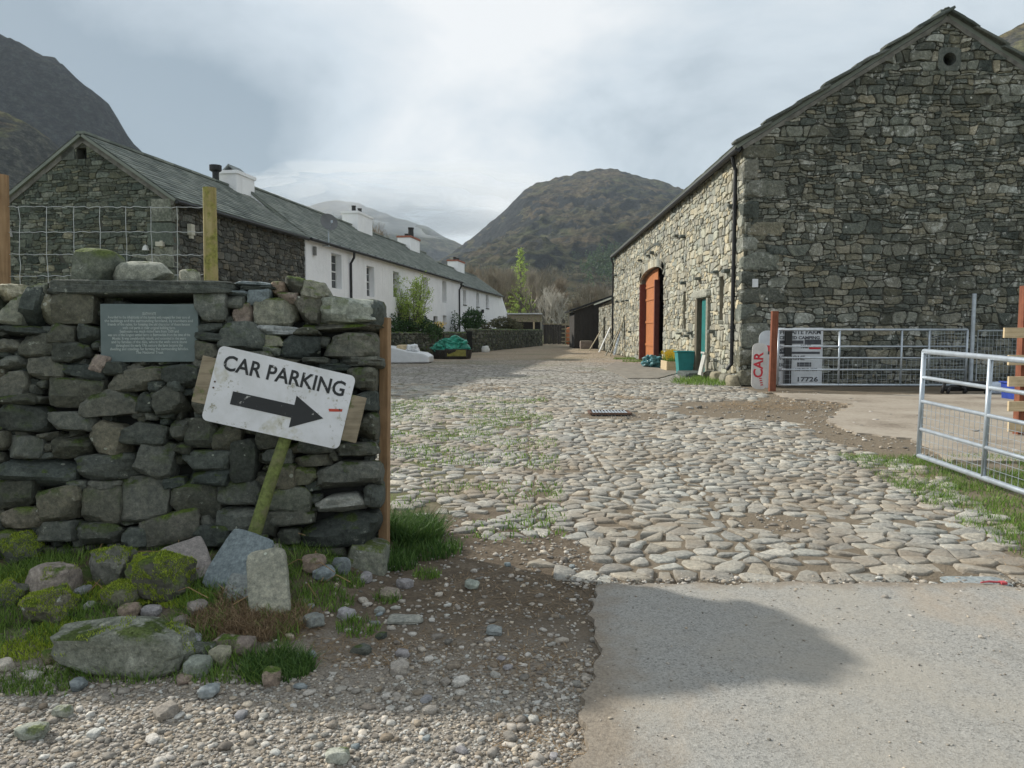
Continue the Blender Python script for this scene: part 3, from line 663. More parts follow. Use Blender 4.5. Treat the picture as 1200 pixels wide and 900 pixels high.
# roof: slope slabs, verge slabs stepping up the gable, mortar fillet below them
sl_ = math.atan2(BR-BE, BW/2); LS = (BW/2+.3)/math.cos(sl_)
for sg in (-1, 1):
    U = Vector((-sg*math.cos(sl_), 0, math.sin(sl_))); N = Vector((sg*math.sin(sl_), 0, math.cos(sl_)))
    ev = Vector((BX+BW/2+sg*(BW/2+.22), BY-.05, BE-.22*math.tan(sl_)+.04))
    g = G(); g.prism([(0, 0), (LS-.09, 0), (LS-.09, BL+.15), (0, BL+.15)], ev, U, Y_, N, 0, .09)
    rows = 18; rr = random.Random(3)
    for i in range(rows):
        yk = 0
        while yk < BL:
            wd = rr.uniform(.3, .55); a = (LS-.1)*i/rows; b = (LS-.1)*(i+1)/rows+.05
            g.prism([(a, yk), (b, yk), (b, yk+wd-.01), (a, yk+wd-.01)], ev+N*(.095+.012*rr.random()), U, Y_, N, 0, .016, rr.random()); yk += wd
    g.build('roof_slope', M_roof, barn)
    if sg: 
        nv = 7; L1 = LS-.05
        for i in range(nv):
            a = L1*i/nv; b = L1*(i+1)/nv+.14; gi = G(); rt = Matrix((U, Y_, N)).transposed() @ Matrix.Rotation(R(4.0), 3, 'Y')
            c = ev+U*((a+b)/2)+N*(.13+.02*(i % 2))+Y_*.05
            rock(gi, c, ((b-a)*rs.uniform(.95, 1.05), rs.uniform(.34, .42), .075), k=12, cuts=2, amp=.03, rot=rt, n=4, seed=i*7+sg+50); gi.build('verge_slab', M_quoin, barn)
        g = G(); pts = []; m = 26
        for i in range(m+1):
            a = .12+(L1-.12)*i/m; p1 = ev+U*a+N*(-.01)+Y_*(-.02); p0 = ev+U*a+N*(-.10-.08*fbm(i*.9, sg*3, 1))+Y_*(-.006)
            pts += [tuple(p0), tuple(p1), tuple(p0+Y_*.05)]
        g.add(pts, [q for i in range(m) for q in ((3*i, 3*i+3, 3*i+4, 3*i+1), (3*i+2, 3*i+5, 3*i+3, 3*i))]); g.build('verge_fillet', M_fillet, barn)
g = G()
for i in range(52): rock(g, (BX+BW/2, BY+.2+i*.51, BR+.16), (.36, .53, .14), k=7, cuts=1, amp=.03, n=3, seed=i)
g.build('ridge_stones', M_quoin, barn, kind='stuff')
g = G(); g.tube([(BX-.20, BY-.03, BE-.10), (BX-.20, BY+BL, BE-.10)], .075, 8); g.box((BX-.10, BY+BL/2, BE-.03), (.18, BL-.05, .10)); g.build('gutter', M_black, barn)
for yk, zb in ((.5, .42), (BL-.15, .1)):
    g = G(); g.tube([(BX-.19, BY+yk, BE-.15), (BX-.15, BY+yk, BE-.35), (BX-.10, BY+yk, BE-.5), (BX-.10, BY+yk, zb+.1), (BX-.22, BY+yk, zb-.05)], .052, 8)
    for zk in (1.4, 2.9, 4.4): g.tube([(BX-.10, BY+yk, zk), (BX-.10, BY+yk, zk+.08)], .066, 8)
    g.build('downpipe', M_black, barn, smooth=False)
for yk in np.arange(.9, BL-.5, 1.02):
    pass
c = yp(1027, 72, 19.9); g = G(); g.tube([c-Z_*.5, c+Z_*.02], .24, 14); g.tube([c+Z_*.02, c+Z_*.06, c+Z_*.12, c+Z_*.16], [.33, .33, .22, .05], 14); g.build('roof_vent', plain('grey_sheet_metal', (.09, .095, .10), .6, .2), barn)
# doors and slit windows of the side wall
door = G(); door.box((BX+.22, BY+14.15, 1.82), (.03, 3.15, 3.55)); dl = door.build('cart_door', M_dred, barn)
for i in range(9):
    gi = G(); yk = BY+12.62+i*.345; top_ = 3.62+.34*math.sin(math.acos(max(-1, min(1, (yk+.17-BY-13.05)/2.76))))
    gi.box((BX+.185, yk+.17, top_/2+.06), (.04, .335, top_-.1)); gi.build('plank', M_orange, dl)
for zk in (.75, 1.75, 2.75, 3.3):
    gi = G(); gi.box((BX+.15, BY+14.15, zk), (.035, 3.0, .10)); gi.build('ledge', M_orange, dl)
for yk, d in ((BY+12.53, .10), (BY+15.68, .22)):
    gi = G(); gi.box((BX+.16-d/2, yk, 1.75), (.10+d, .16, 3.45)); gi.build('stile', M_dred, dl)
gi = G(); gi.box((BX+.12, BY+12.72, 1.5), (.04, .10, .32)); gi.build('latch', M_black, dl)
gi = G(); gi.box((BX+.05, BY+3.74, 1.22), (.05, .90, 2.18)); td = gi.build('side_door', M_teal, barn)
for i in range(5): gi = G(); gi.box((BX+.015, BY+3.40+i*.175, 1.22), (.02, .165, 2.12)); gi.build('plank', M_teal, td)
gi = G(); gi.box((BX+.02, BY+3.14, 1.2), (.26, .2, 2.2)); gi.build('door_jamb', M_lean, barn)
gi = G(); gi.box((BX+.02, BY+4.52, 1.22), (.24, .26, 2.2)); gi.build('door_jamb', wood('jamb_timber', (.10, .085, .06), (.17, .15, .11)), barn)
gi = G(); rock(gi, (BX+.1, BY+4.0, 2.46), (.5, 1.9, .24), k=10, cuts=1, amp=.02, n=5, seed=4); gi.build('lintel', M_lean, barn)
for (u0, u1, v0, v1) in holes[1:4]:
    gi = G(); gi.box((BX+.14, BY+(u0+u1)/2, (v0+v1)/2), (.03, u1-u0+.04, v1-v0+.04)); b_ = gi.build('slit_window', M_wgrey if u0 < 8 else M_black, barn)
    gi = G(); rock(gi, (BX+.11, BY+(u0+u1)/2, v0-.06), (.3, u1-u0+.2, .09), k=10, cuts=0, amp=.02, n=4, seed=9); gi.build('sill', M_quoin, barn)
    gi = G(); rock(gi, (BX+.10, BY+(u0+u1)/2, v1+.08), (.3, u1-u0+.4, .15), k=10, cuts=0, amp=.02, n=4, seed=12); gi.build('lintel', M_lean, barn)
for i in range(30):
    yk, zk = rng.uniform(.8, BL-1), rng.choice((1.25, 2.95, 4.55)); gi = G()
    if 9 < yk < 17 and zk < 4.5 or 3 < yk < 5 and zk < 2.6: continue
    rock(gi, (BX-.06, BY+yk, zk+rng.gauss(0, .05)), (.3, rng.uniform(.2, .36), rng.uniform(.07, .13)), k=8, cuts=2, amp=.05, n=3, seed=i); gi.build('through_stone', M_quoin, barn)
for i, (yk, wd) in enumerate(((.2, .5), (.9, .6), (1.8, .7), (2.7, .45), (5.6, .5), (7.0, .6))):
    gi = G(); rock(gi, (BX-.12, BY+yk, .08), (.36, wd, .34), k=4, cuts=5, amp=.08, n=6, seed=60+i); gi.build('footing_stone', M_lean, barn, smooth=True)
gi = G(); gi.box((BX+.27, BY-.085, 2.52), (.14, .02, .20)); tag(recenter(gi.build('notice_plate', plain('notice_white', (.62, .64, .66), .5, .06))), 'small white notice plate fixed to the barn corner', 'notice')

# ------------------------------------------------------------------ long house on the left
HA = Vector((-9.70, 20.18, 0)); HU = Vector((.141, .99, 0)).normalized(); HV = Vector((-HU.y, HU.x, 0)); HN = -HV; HW = 5.17
def slates(g, O, U, V, N, L, Hs, wr, h, rs):
    rows = int(Hs/h)
    for j in range(rows+1):
        a = j*h; b = min(a+h*1.25, Hs); s_ = -rs.random()*wr[1]
        while s_ < L:
            wd = rs.uniform(*wr); u0, u1 = max(0, s_), min(L, s_+wd-.012); s_ += wd
            if u1-u0 < .03: continue
            lift = .022+rs.random()*.014; r_ = rs.random()
            p = [O+U*u0+V*a+N*lift, O+U*u1+V*a+N*(lift+rs.uniform(-.004, .004)), O+U*u1+V*b+N*.004, O+U*u0+V*b+N*.004]
            q = [p[0]-N*.018, p[1]-N*.018]
            g.add([tuple(t) for t in p+q], [(0, 1, 2, 3), (4, 5, 1, 0)], r_)
def pitched(parent, s0, s1, eave, ridge, ov=.2, seed=1, name='roof', verge=0.0):
    Hh = HW/2; sl2 = math.atan2(ridge-eave, Hh); g = G(); gsl = G()
    for sg in (1, -1):                            # 1: lane side
        mid = HA+HV*Hh; U = HU; V = (HV*sg*math.cos(sl2)+Z_*math.sin(sl2)); N = U.cross(V); N = N if N.z > 0 else -N
        O = HA+HV*(Hh-sg*Hh)-HV*sg*ov+HU*(s0-verge)+Z_*(eave-ov*math.tan(sl2)+.02); Ls = (Hh+ov)/math.cos(sl2)
        g.prism([(0, 0), (s1-s0+verge, 0), (s1-s0+verge, Ls-.03), (0, Ls-.03)], O, U, V, N, -.03, .05)
        slates(gsl, O+N*.052, U, V, N, s1-s0+verge, Ls-.02, (.22, .42), .19, random.Random(seed+sg))
    ro = g.build(name, M_roof, parent); gsl.build('slates', M_roof, ro, kind='stuff')
    g = G(); k = 0; s_ = s0-verge
    while s_ < s1-.1:
        c = HA+HV*Hh+HU*(s_+.25)+Z_*(ridge+.08); g.box(c, (.28, .49, .07), Matrix((HV, HU, Z_)).transposed() @ Matrix.Rotation(rng.uniform(-.03, .03), 3, 'Y'), rng.random()); s_ += .5
    g.build('ridge_tiles', M_roof, ro, kind='stuff'); return ro
def window(parent, s0, s1, z0, z1, rows=4, cols=2, deep=.22, mat=None, fmat=None):
    fm = fmat or M_frame; c = HA-HN*deep; g = G(); b = .055
    def bar(u0, u1, v0, v1, d=.05, gg=None): (gg or g).prism([(u0, v0), (u1, v0), (u1, v1), (u0, v1)], c, HU, Z_, HN, -.02, d)
    bar(s0, s0+b, z0, z1); bar(s1-b, s1, z0, z1); bar(s0+b, s1-b, z0, z0+b); bar(s0+b, s1-b, z1-b, z1); zm = (z0+z1)/2; bar(s0+b, s1-b, zm-.03, zm+.03, .06)
    for i in range(1, cols): u = s0+(s1-s0)*i/cols; bar(u-.014, u+.014, z0+b, zm-.03, .03); bar(u-.014, u+.014, zm+.03, z1-b, .03)
    for i in range(1, rows):
        if i*2 == rows: continue
        v = z0+(z1-z0)*i/rows; bar(s0+b, s1-b, v-.013, v+.013, .028)
    o = g.build('window', fm, parent)
    for v0, v1 in ((z0+b, zm-.03), (zm+.03, z1-b)):
        g2 = G(); g2.prism([(s0+b, v0), (s1-b, v0), (s1-b, v1), (s0+b, v1)], c, HU, Z_, HN, -.01, .005); g2.build('pane', M_glass, o)
    g2 = G(); g2.prism([(s0-.06, z0-.08), (s1+.06, z0-.08), (s1+.06, z0-.003), (s0-.06, z0-.003)], HA, HU, Z_, HN, -.2, .05); g2.build('sill', M_quoin, o)
    return o
he = empty('stone_outbuilding', 'dark stone gabled end of the long house, slate roofed, behind the wire fence', 'building')
stone_wall('gable_wall', he, [(0, 0), (HW, 0), (HW, 5.0), (HW/2, 6.73), (0, 5.0)], HA, HV, Z_, -HU, [(2.5, 2.8, 6.12, 6.42)], (.05, .20), (.12, .46), M_hgab, M_mort_d, .03, .005, 44, nparts=300)
stone_wall('side_wall', he, [(0, 0), (8.28, 0), (8.28, 5), (0, 5)], HA, HU, Z_, HN, [], (.10, .24), (.18, .48), M_hside, M_mort_d, .04, .010, 45, nparts=260)
gi = G(); gi.prism([(2.45, 6.05), (2.85, 6.05), (2.85, 6.5), (2.45, 6.5)], HA, HV, Z_, -HU, -.3, -.28); gi.build('vent_dark', M_black, he)  # black sheet that paints the shade within the vent opening
gi = G(); gi.prism([(2.85, 6.1), (3.25, 6.1), (3.25, 6.45), (2.85, 6.45)], HA, HV, Z_, -HU, -.02, .05); gi.build('vent_stone', M_quoin, he)
for j, (a, b, c_, d) in enumerate(((0, .55, 4.35, 4.95), (0, .7, 3.7, 4.3), (0, .5, 3.1, 3.65), (0, .85, 2.5, 3.05))):
    gi = G(); gi.prism([(a-.03, c_), (b, c_), (b, d), (a-.03, d)], HA, HV, Z_, -HU, -.3, .055, rng.random()); gi.build('quoin', M_hgab, he)
for sg in (1, -1):
    sl2 = math.atan2(1.73, HW/2); V = HV*sg*math.cos(sl2)+Z_*math.sin(sl2); O_ = HA+HV*(HW/2-sg*HW/2)+Z_*5.0; N = Z_*math.cos(sl2)-HV*sg*math.sin(sl2)
    gi = G(); gi.prism([(-.2, -.02), (HW/2/math.cos(sl2)-.01, -.02), (HW/2/math.cos(sl2)-.01, -.15), (-.2, -.15)], O_, V, N, HU, -.05, .04); gi.build('verge_fillet', M_fillet, he)
g = G(); g.prism([(0, 0), (8.28, 0), (8.28, 5), (0, 5)], HA+HV*HW, HU, Z_, HV, -.3, 0); g.build('back_wall', M_mort_d, he)
pitched(he, 0, 8.28, 5.0, 6.73, seed=3, verge=.12)
g = G(); g.tube([HA+HN*.24+Z_*4.86+HU*-.1, HA+HN*.24+Z_*4.86+HU*8.2], .06, 8); g.build('gutter', M_black, he)
for nm, u, z, lb in (('flood_lamp', 4.99, 4.1, 'small white lamp on the stone gable beside the left fence post'), ):
    gi = G(); gi.box(HA+HV*u-HU*.10+Z_*z, (.13, .13, .16), None, .5, .8); gi.box(HA+HV*u-HU*.06+Z_*(z+.12), (.05, .1, .05)); tag(recenter(gi.build(nm, M_frame)), lb, 'lamp')
gi = G(); gi.box(HA+HV*.28-HU*.12+Z_*3.72, (.2, .14, .12)); gi.box(HA+HV*.28-HU*.05+Z_*3.72, (.08, .08, .2)); tag(recenter(gi.build('alarm_box', plain('cream_plastic', (.5, .48, .40), .5, .1))), 'cream box low on the stone gable near its right corner', 'box')
gi = G(); gi.box(HA+HU*.75+HN*.10+Z_*4.22, (.12, .22, .3)); gi.box(HA+HU*.75+HN*.10+Z_*4.02, (.08, .14, .1)); tag(recenter(gi.build('meter_box', plain('cream_plastic_b', (.5, .48, .40), .5, .1))), 'cream meter box on the dark stone side wall by the corner', 'box')
gi = G(); gi.box(HA+HV*.72-HU*.12+Z_*3.62, (.14, .14, .12), None, .5, .6); gi.tube([HA+HV*.72-HU*.02+Z_*3.66, HA+HV*.72-HU*.14+Z_*3.7], .02, 6); tag(recenter(gi.build('flood_lamp', M_frame)), 'small white floodlight next to the cream box on the gable', 'lamp')

hw = empty('white_farmhouse', 'long whitewashed two storey farmhouse with slate roof and sash windows', 'house')
wins = [(10.75, 11.85, 3.15, 4.62), (14.9, 15.95, 3.0, 4.45), (18.85, 19.85, 3.15, 4.5), (24.5, 25.6, 3.3, 4.62), (29.1, 30.2, 3.25, 4.7)]
low = [(10.6, 11.7, 1.0, 2.35), (15.1, 16.2, 1.0, 2.35), (19.5, 20.6, 1.0, 2.35), (24.1, 25.2, 1.1, 2.3), (29.2, 30.2, 1.1, 2.4)]
dr = (26.8, 27.85, .12, 2.3)
g = G(); sheet(g, [(8.28, 0), (34.2, 0), (34.2, 5.02), (8.28, 5.02)], wins+low+[dr], HA+HN*.06, HU, Z_, HN, .3)
g.prism([(8.28, 0), (8.30, 0), (8.30, 5.02), (8.28, 5.02)], HA, HU, Z_, HN, -.25, .059); g.build('front_wall', M_white, hw)
g = G(); g.prism([(8.3, 0), (34.2, 0), (34.2, 5), (8.3, 5)], HA+HV*HW, HU, Z_, HV, -.3, 0); g.prism([(8.4, .1), (34.1, .1), (34.1, 4.9), (8.4, 4.9)], HA+HV*1.6, HU, Z_, HV, -.03, 0); g.prism([(.02, 0), (HW-.02, 0), (HW-.02, 5), (HW/2, 7.0), (.02, 5)], HA+HU*34.2, HV, Z_, HU, -.3, -.002); g.prism([(.3, 3), (HW-.02, 3), (HW-.02, 5), (HW/2, 7.0), (.3, 5.1)], HA+HU*8.3, HV, Z_, HU, 0, .25); g.build('back_wall', M_white, hw)
for wv in wins+low: window(hw, *wv)
gi = G(); gi.prism([(dr[0], dr[2]), (dr[1], dr[2]), (dr[1], dr[3]), (dr[0], dr[3])], HA-HN*.15, HU, Z_, HN, -.03, .02); gi.build('door', M_dframe, hw)
pitched(hw, 8.28, 34.2, 5.02, 7.0, seed=9)
g = G(); g.tube([HA+HN*.30+Z_*4.88+HU*8.3, HA+HN*.30+Z_*4.88+HU*34.1], .065, 8)
for s_ in np.arange(9, 34, 1.1): g.box(HA+HN*.17+Z_*4.93+HU*s_, (.26, .06, .08), Matrix((HN, HU, Z_)).transposed())
g.build('gutter', M_black, hw)
for s_ in (12.75, 33.75):
    g = G(); g.tube([HA+HU*s_+HN*.30+Z_*4.85, HA+HU*s_+HN*.28+Z_*4.6, HA+HU*s_+HN*.13+Z_*4.35, HA+HU*s_+HN*.13+Z_*.1], .055, 8); g.build('downpipe', M_black, hw)
gi = G(); gi.box(HA+HU*9.0+HN*.12+Z_*4.5, (.1, .18, .34)); gi.build('wall_lamp', plain('grey_fitting', (.2, .2, .19), .6), hw)
def chimney(parent, s0, s1, top, base, mat, pots=(), cap=None, name='chimney', wdt=.9):
    c0 = HA+HV*(HW/2); g = G(); rot = Matrix((HV, HU, Z_)).transposed(); sm = (s0+s1)/2
    g.box(c0+HU*sm+Z_*((top+base)/2), (wdt, s1-s0, top-base), rot); ch = g.build(name, mat, parent, bevel=.03)
    g = G(); g.box(c0+HU*sm+Z_*(top+.001), (wdt+.10, s1-s0+.10, .12), rot); g.build('cornice', mat if cap != 'red' else plain('red_tile', (.32, .12, .08), .8), ch)
    for sp_, hh, rr_ in pots:
        g = G(); q = c0+HU*sp_+Z_*(top+.05); g.tube([q, q+Z_*hh*.15, q+Z_*hh*.8, q+Z_*hh], [rr_*1.15, rr_, rr_*.9, rr_*1.1], 10); g.build('chimney_pot', M_black, ch)
    return ch
ch = chimney(he, 7.25, 8.6, 7.28, 6.2, M_white)
for sg in (-1, 1):
    g = G(); q = HA+HV*(HW/2)+HU*7.92+Z_*7.45; rot = Matrix((HV, HU, Z_)).transposed() @ Matrix.Rotation(sg*R(42), 3, 'Y'); g.box(q+HV*sg*.17, (.5, .9, .04), rot); g.build('cowl_slate', M_slate, ch)
g = G(); q = HA+HV*(HW/2)+HU*6.6; g.tube([q+Z_*6.4, q+Z_*7.15], .12, 10); g.tube([q+Z_*7.15, q+Z_*7.20, q+Z_*7.38], [.14, .22, .22], 10); g.build('flue_pipe', M_black, he)
chimney(hw, 19.6, 21.9, 7.75, 6.2, M_white, ((20.2, .38, .12), (21.1, .38, .12)))
chimney(hw, 29.2, 31.4, 7.65, 6.2, M_white, ((29.8, .2, .15), (30.8, .75, .2)), cap='red')
hc = empty('white_cottage', 'lower whitewashed cottage with three small upper windows at the far end', 'house')
cw = [(35.5, 36.5, 3.35, 4.45), (40.3, 41.4, 3.35, 4.45), (44.3, 45.5, 3.35, 4.5)]
g = G(); sheet(g, [(34.2, 0), (58.5, 0), (57.0, 2.4), (52.0, 4.8), (34.2, 4.8)], cw, HA, HU, Z_, HN, .3); g.prism([(34.3, 0), (57, 0), (52, 4.7), (34.3, 4.7)], HA+HV*HW, HU, Z_, HV, -.2, 0); g.prism([(34.3, .1), (52, .1), (52, 4.6), (34.3, 4.6)], HA+HV*1.6, HU, Z_, HV, -.03, 0)
g.prism([(0.02, 0), (HW-.02, 0), (HW-.02, 4.75), (HW/2, 6.5), (.02, 4.75)], HA+HU*52, HV, Z_, HU, -.3, 0)
g.add([tuple(HA+HU*a+HV*b+Z_*c_) for a, b, c_ in ((52, 0, 4.8), (57, 0, 2.4), (58.5, 0, 0), (52, HW, 4.8), (57, HW, 2.4), (58.5, HW, 0))], [(0, 1, 4, 3), (1, 2, 5, 4)]); g.build('front_wall', M_white, hc)
for wv in cw: window(hc, *wv)
pitched(hc, 34.25, 52.1, 4.8, 6.62, seed=15)
g = G(); g.tube([HA+HN*.28+Z_*4.66+HU*34.3, HA+HN*.28+Z_*4.66+HU*52], .065, 8); g.build('gutter', M_black, hc)
chimney(hc, 42.8, 45.4, 7.35, 5.9, M_white, ((43.5, .3, .14), (44.6, .3, .14)), cap='red')
g = G(); q = HA+HU*41.9+HN*.2+Z_*3.0; g.box(q, (.2, .25, .3)); g.tube([q-HN*.2, q+Z_*.1], .03, 6); g.build('wall_lamp', M_black, hc)
sd = empty('satellite_dish', 'grey satellite dish on a pole above the white farmhouse eaves', 'satellite dish')
q = HA+HU*9.9+HN*.32+Z_*5.0; sd.location = q; g = G(); g.tube([(0, 0, -.25), (0, 0, .62)], .03, 8); g.tube([(0, 0, -.2), tuple(-HN*.3+Z_*-.2)], .025, 6); g.build('pole', M_galv, sd)
g = G(); vv = []; ax = Vector((.55, -.75, .35)).normalized(); a1 = ax.orthogonal().normalized(); b1 = ax.cross(a1)
for k, (rr_, hh) in enumerate(((.0001, 0), (.15, .012), (.28, .045), (.37, .085))):
    for t in range(18): an = 2*math.pi*t/18; vv.append(tuple(Vector((0, 0, .72))+a1*rr_*math.cos(an)+b1*rr_*math.sin(an)+ax*hh))
g.add(vv, [(k*18+t, k*18+(t+1) % 18, (k+1)*18+(t+1) % 18, (k+1)*18+t) for k in range(3) for t in range(18)]); g.build('dish', plain('grey_dish', (.13, .135, .14), .6, .15), sd, smooth=True)
g = G(); g.tube([tuple(Vector((0, 0, .42))+ax*.05), tuple(Vector((0, 0, .55))+ax*.38)], .012, 6); g.box(Vector((0, 0, .58))+ax*.4, (.07, .07, .1)); g.build('feed_arm', M_galv, sd)

# ------------------------------------------------------------------ dry stone wall in the foreground
WA = R(8); WU = Vector((-math.cos(WA), -math.sin(WA), 0)); WN = Vector((math.sin(WA), -math.cos(WA), 0)); W0 = Vector((-.80, 4.0, 0)); BAT = .13
WPN = (WN+Z_*BAT).normalized()
def wp(x, y): return pp(x, y, W0, WPN)
dsw = empty('dry_stone_wall', 'rough dry stone wall of dark lichened stones in the left foreground', 'wall')
near = [  # centre x, centre y, width, height in the photograph, tilt in degrees
 (88, 362, 46, 36, 0), (25, 387, 56, 11, 0), (75, 391, 29, 24, 0), (106, 391, 26, 26, 5), (12, 406, 27, 19, 0), (47, 405, 40, 27, 0), (86, 413, 40, 24, 0),
 (16, 425, 36, 16, 0), (57, 431, 42, 26, 0), (100, 436, 48, 20, 4), (119, 426, 24, 24, 10), (137, 432, 26, 16, 0), (16, 452, 36, 32, -6), (88, 460, 74, 36, 4),
 (160, 445, 68, 26, -6), (30, 489, 64, 34, 5), (86, 492, 54, 28, 4), (129, 474, 64, 34, 3), (171, 471, 22, 24, 0), (199, 467, 40, 36, -8), (214, 440, 42, 26, 4),
 (186, 453, 22, 16, 0), (208, 453, 20, 16, 0), (22, 468, 44, 14, 0), (248, 358, 36, 38, 0), (249, 385, 32, 11, 0), (250, 396, 40, 11, 5), (244, 410, 26, 24, 0), (232, 424, 20, 16, 0),
 (5, 516, 14, 22, 0), (29, 524, 40, 27, 3), (83, 523, 44, 30, 0), (129, 516, 48, 42, 12), (170, 508, 52, 27, 5), (211, 504, 22, 28, 0), (238, 507, 38, 34, 0), (267, 512, 34, 30, 0),
 (183, 539, 52, 44, 8), (216, 526, 20, 16, 0), (247, 539, 64, 24, 0), (288, 540, 34, 50, 0), (42, 553, 90, 36, 4), (128, 547, 82, 32, -2), (205, 565, 26, 13, -10),
 (245, 560, 64, 21, 0), (20, 578, 42, 36, 0), (75, 590, 52, 40, -12), (121, 592, 46, 46, 0), (170, 585, 68, 52, 0), (230, 587, 58, 42, 4), (281, 579, 50, 34, 0), (92, 570, 24, 14, 0), (124, 567, 38, 12, 0),
 (27, 606, 50, 24, 0), (284, 608, 60, 28, 0), (68, 622, 50, 24, 0), (120, 625, 48, 26, 0), (201, 619, 74, 36, -14), (16, 634, 40, 28, 0), (250, 628, 44, 26, 0), (158, 630, 34, 24, 0), (295, 635, 44, 26, 0),
 (283, 397, 56, 38, 0), (318, 412, 24, 13, 0), (319, 400, 32, 13, 5), (353, 407, 45, 27, 3), (410, 404, 64, 36, 0), (327, 388, 50, 11, 4), (360, 389, 30, 9, 0), (400, 382, 94, 12, 2),
 (371, 423, 32, 10, 0), (335, 424, 38, 12, 0), (420, 424, 58, 13, 0), (388, 431, 46, 10, 0), (424, 444, 36, 28, 0), (388, 446, 36, 22, 0), (350, 440, 40, 22, 0), (305, 424, 34, 24, 0), (290, 445, 50, 26, 0),
 (330, 462, 50, 24, 0), (385, 470, 46, 26, 0), (427, 470, 30, 26, 0), (265, 440, 30, 30, 0), (250, 470, 44, 34, 0), (295, 480, 50, 30, 0), (345, 490, 52, 28, 0), (395, 500, 48, 28, 0), (430, 500, 28, 34, 0),
 (320, 515, 40, 28, 0), (418, 528, 50, 20, 0), (372, 522, 50, 20, 0), (366, 540, 48, 15, 0), (358, 557, 29, 21, 0), (408, 559, 78, 38, 2), (333, 560, 34, 34, 0), (325, 535, 36, 20, 0), (340, 584, 50, 30, 6), (342, 606, 52, 19, -4),
 (400, 590, 62, 22, -4), (437, 582, 24, 32, 0), (398, 620, 96, 46, -2), (338, 630, 28, 22, 0), (312, 608, 26, 40, 0), (380, 647, 50, 10, 0), (428, 660, 52, 42, 10), (375, 662, 50, 24, 0), (335, 652, 40, 22, 0), (310, 585, 22, 22, 0)]
cope = [  # stones along the top: x, y, w, h, tilt, material
 (8, 341, 34, 20, 0, 'p'), (13, 362, 32, 38, 8, 'c'), (38, 358, 28, 46, 12, 'n'), (54, 362, 22, 34, 0, 'c'), (45, 339, 22, 14, 0, 'c'),
 (285, 365, 24, 34, 10, 'k'), (303, 347, 34, 20, -10, 's'), (321, 366, 50, 36, 0, 'c'), (363, 363, 36, 32, 0, 'm'), (325, 337, 20, 18, 0, 'k'), (345, 335, 27, 22, 10, 'm'), (337, 348, 24, 16, 0, 'k'), (370, 341, 34, 22, 12, 'c'),
 (408, 360, 70, 36, 3, 'p'), (440, 366, 18, 34, 0, 'n'), (275, 352, 26, 24, 0, 'n'), (295, 333, 44, 6, 2, 's'), (300, 338, 50, 6, -3, 'n'), (283, 344, 40, 7, 4, 's'), (-20, 358, 34, 36, 0, 'c'), (-55, 360, 34, 38, 0, 'c'), (-95, 362, 44, 36, 0, 'n')]
CM = dict(p=M_pale, c=M_cope, n=M_near, m=M_moss, s=M_slate, k=M_pink)
bw = Matrix((WU*-1, -WPN, (Z_-WPN*WPN.z).normalized())).transposed()
def wstone(x, y, w_, h_, tl_, mat, i, dp=None, out=.0):
    p = wp(x, y); d = p.y; W_ = w_*d/F*1.03; H_ = h_*d/F*1.06; D_ = dp or min(.42, max(.22, W_*.8))
    if x+w_/2 > 425: D_ = .62
    g = G(); sr = random.Random(i)
    rock(g, p-WPN*(D_/2-.035-sr.uniform(0, .035)-out), (W_, D_, H_), k=sr.uniform(3.6, 9), cuts=sr.randint(6, 12), amp=.07, rot=bw @ Matrix.Rotation(R(tl_), 3, 'Y'), n=8, seed=i*13+1, fr=2.4)
    return g.build('stone', mat, dsw, smooth=True, sharp=24)
for i, (x, y, a, b, t) in enumerate(near):
    m = M_near
    if (x, y) in ((358, 557), (340, 584), (318, 412), (319, 400), (428, 660)): m = M_cope
    if (x, y) in ((400, 590), (327, 388)): m = M_slate
    if (x, y) in ((119, 426),): m = M_pink
    if (x, y) in ((201, 619), (16, 634), (400, 382), (27, 606)): m = M_moss
    wstone(x, y, a, b, t, m, i)
for i, (x, y, a, b, t, m) in enumerate(cope): wstone(x, y, a, b, t, CM[m], 300+i, dp=.40 if a > 30 else .28, out=-.02)
# small packing stones wherever the large ones leave a gap, and the stretch beyond the frame
rs = random.Random(77); cov = [(x, y, a, b) for x, y, a, b, *_ in near+cope]; k = 0
for _ in range(3000):
    x, y = rs.uniform(-140, 440), rs.uniform(375 if rs.random() < .9 else 352, 668)
    if any(abs(x-cx)/(a*.5) < 1 and abs(y-cy)/(b*.5) < 1 for cx, cy, a, b in cov): continue
    big = x < -8
    a, b = (rs.uniform(30, 60), rs.uniform(20, 34)) if big else (rs.uniform(12, 26), rs.uniform(8, 15))
    if big and any(abs(x-cx) < (a+c_)*.42 and abs(y-cy) < (b+d_)*.42 for cx, cy, c_, d_ in cov): continue
    cov.append((x, y, a, b)); wstone(x, y, a, b, rs.uniform(-10, 10), M_near, 900+k, dp=.2, out=-.05 if not big else 0); k += 1
g = G(); cs = []
for u, t0 in ((.10, .62), (3.6, .62)):
    for z in (-.1, 1.40):
        for dpt in (BAT*z+.09, BAT*z+.09+t0-.10*z): cs.append(tuple(W0+WU*u-WN*dpt+Z_*z))
g.add(cs, [(0, 1, 3, 2), (4, 6, 7, 5), (0, 4, 5, 1), (2, 3, 7, 6), (0, 2, 6, 4), (1, 5, 7, 3)]); g.build('wall_core', M_core, dsw)
g = G(); rs = random.Random(5)                # hearting and back-edge stones along the top
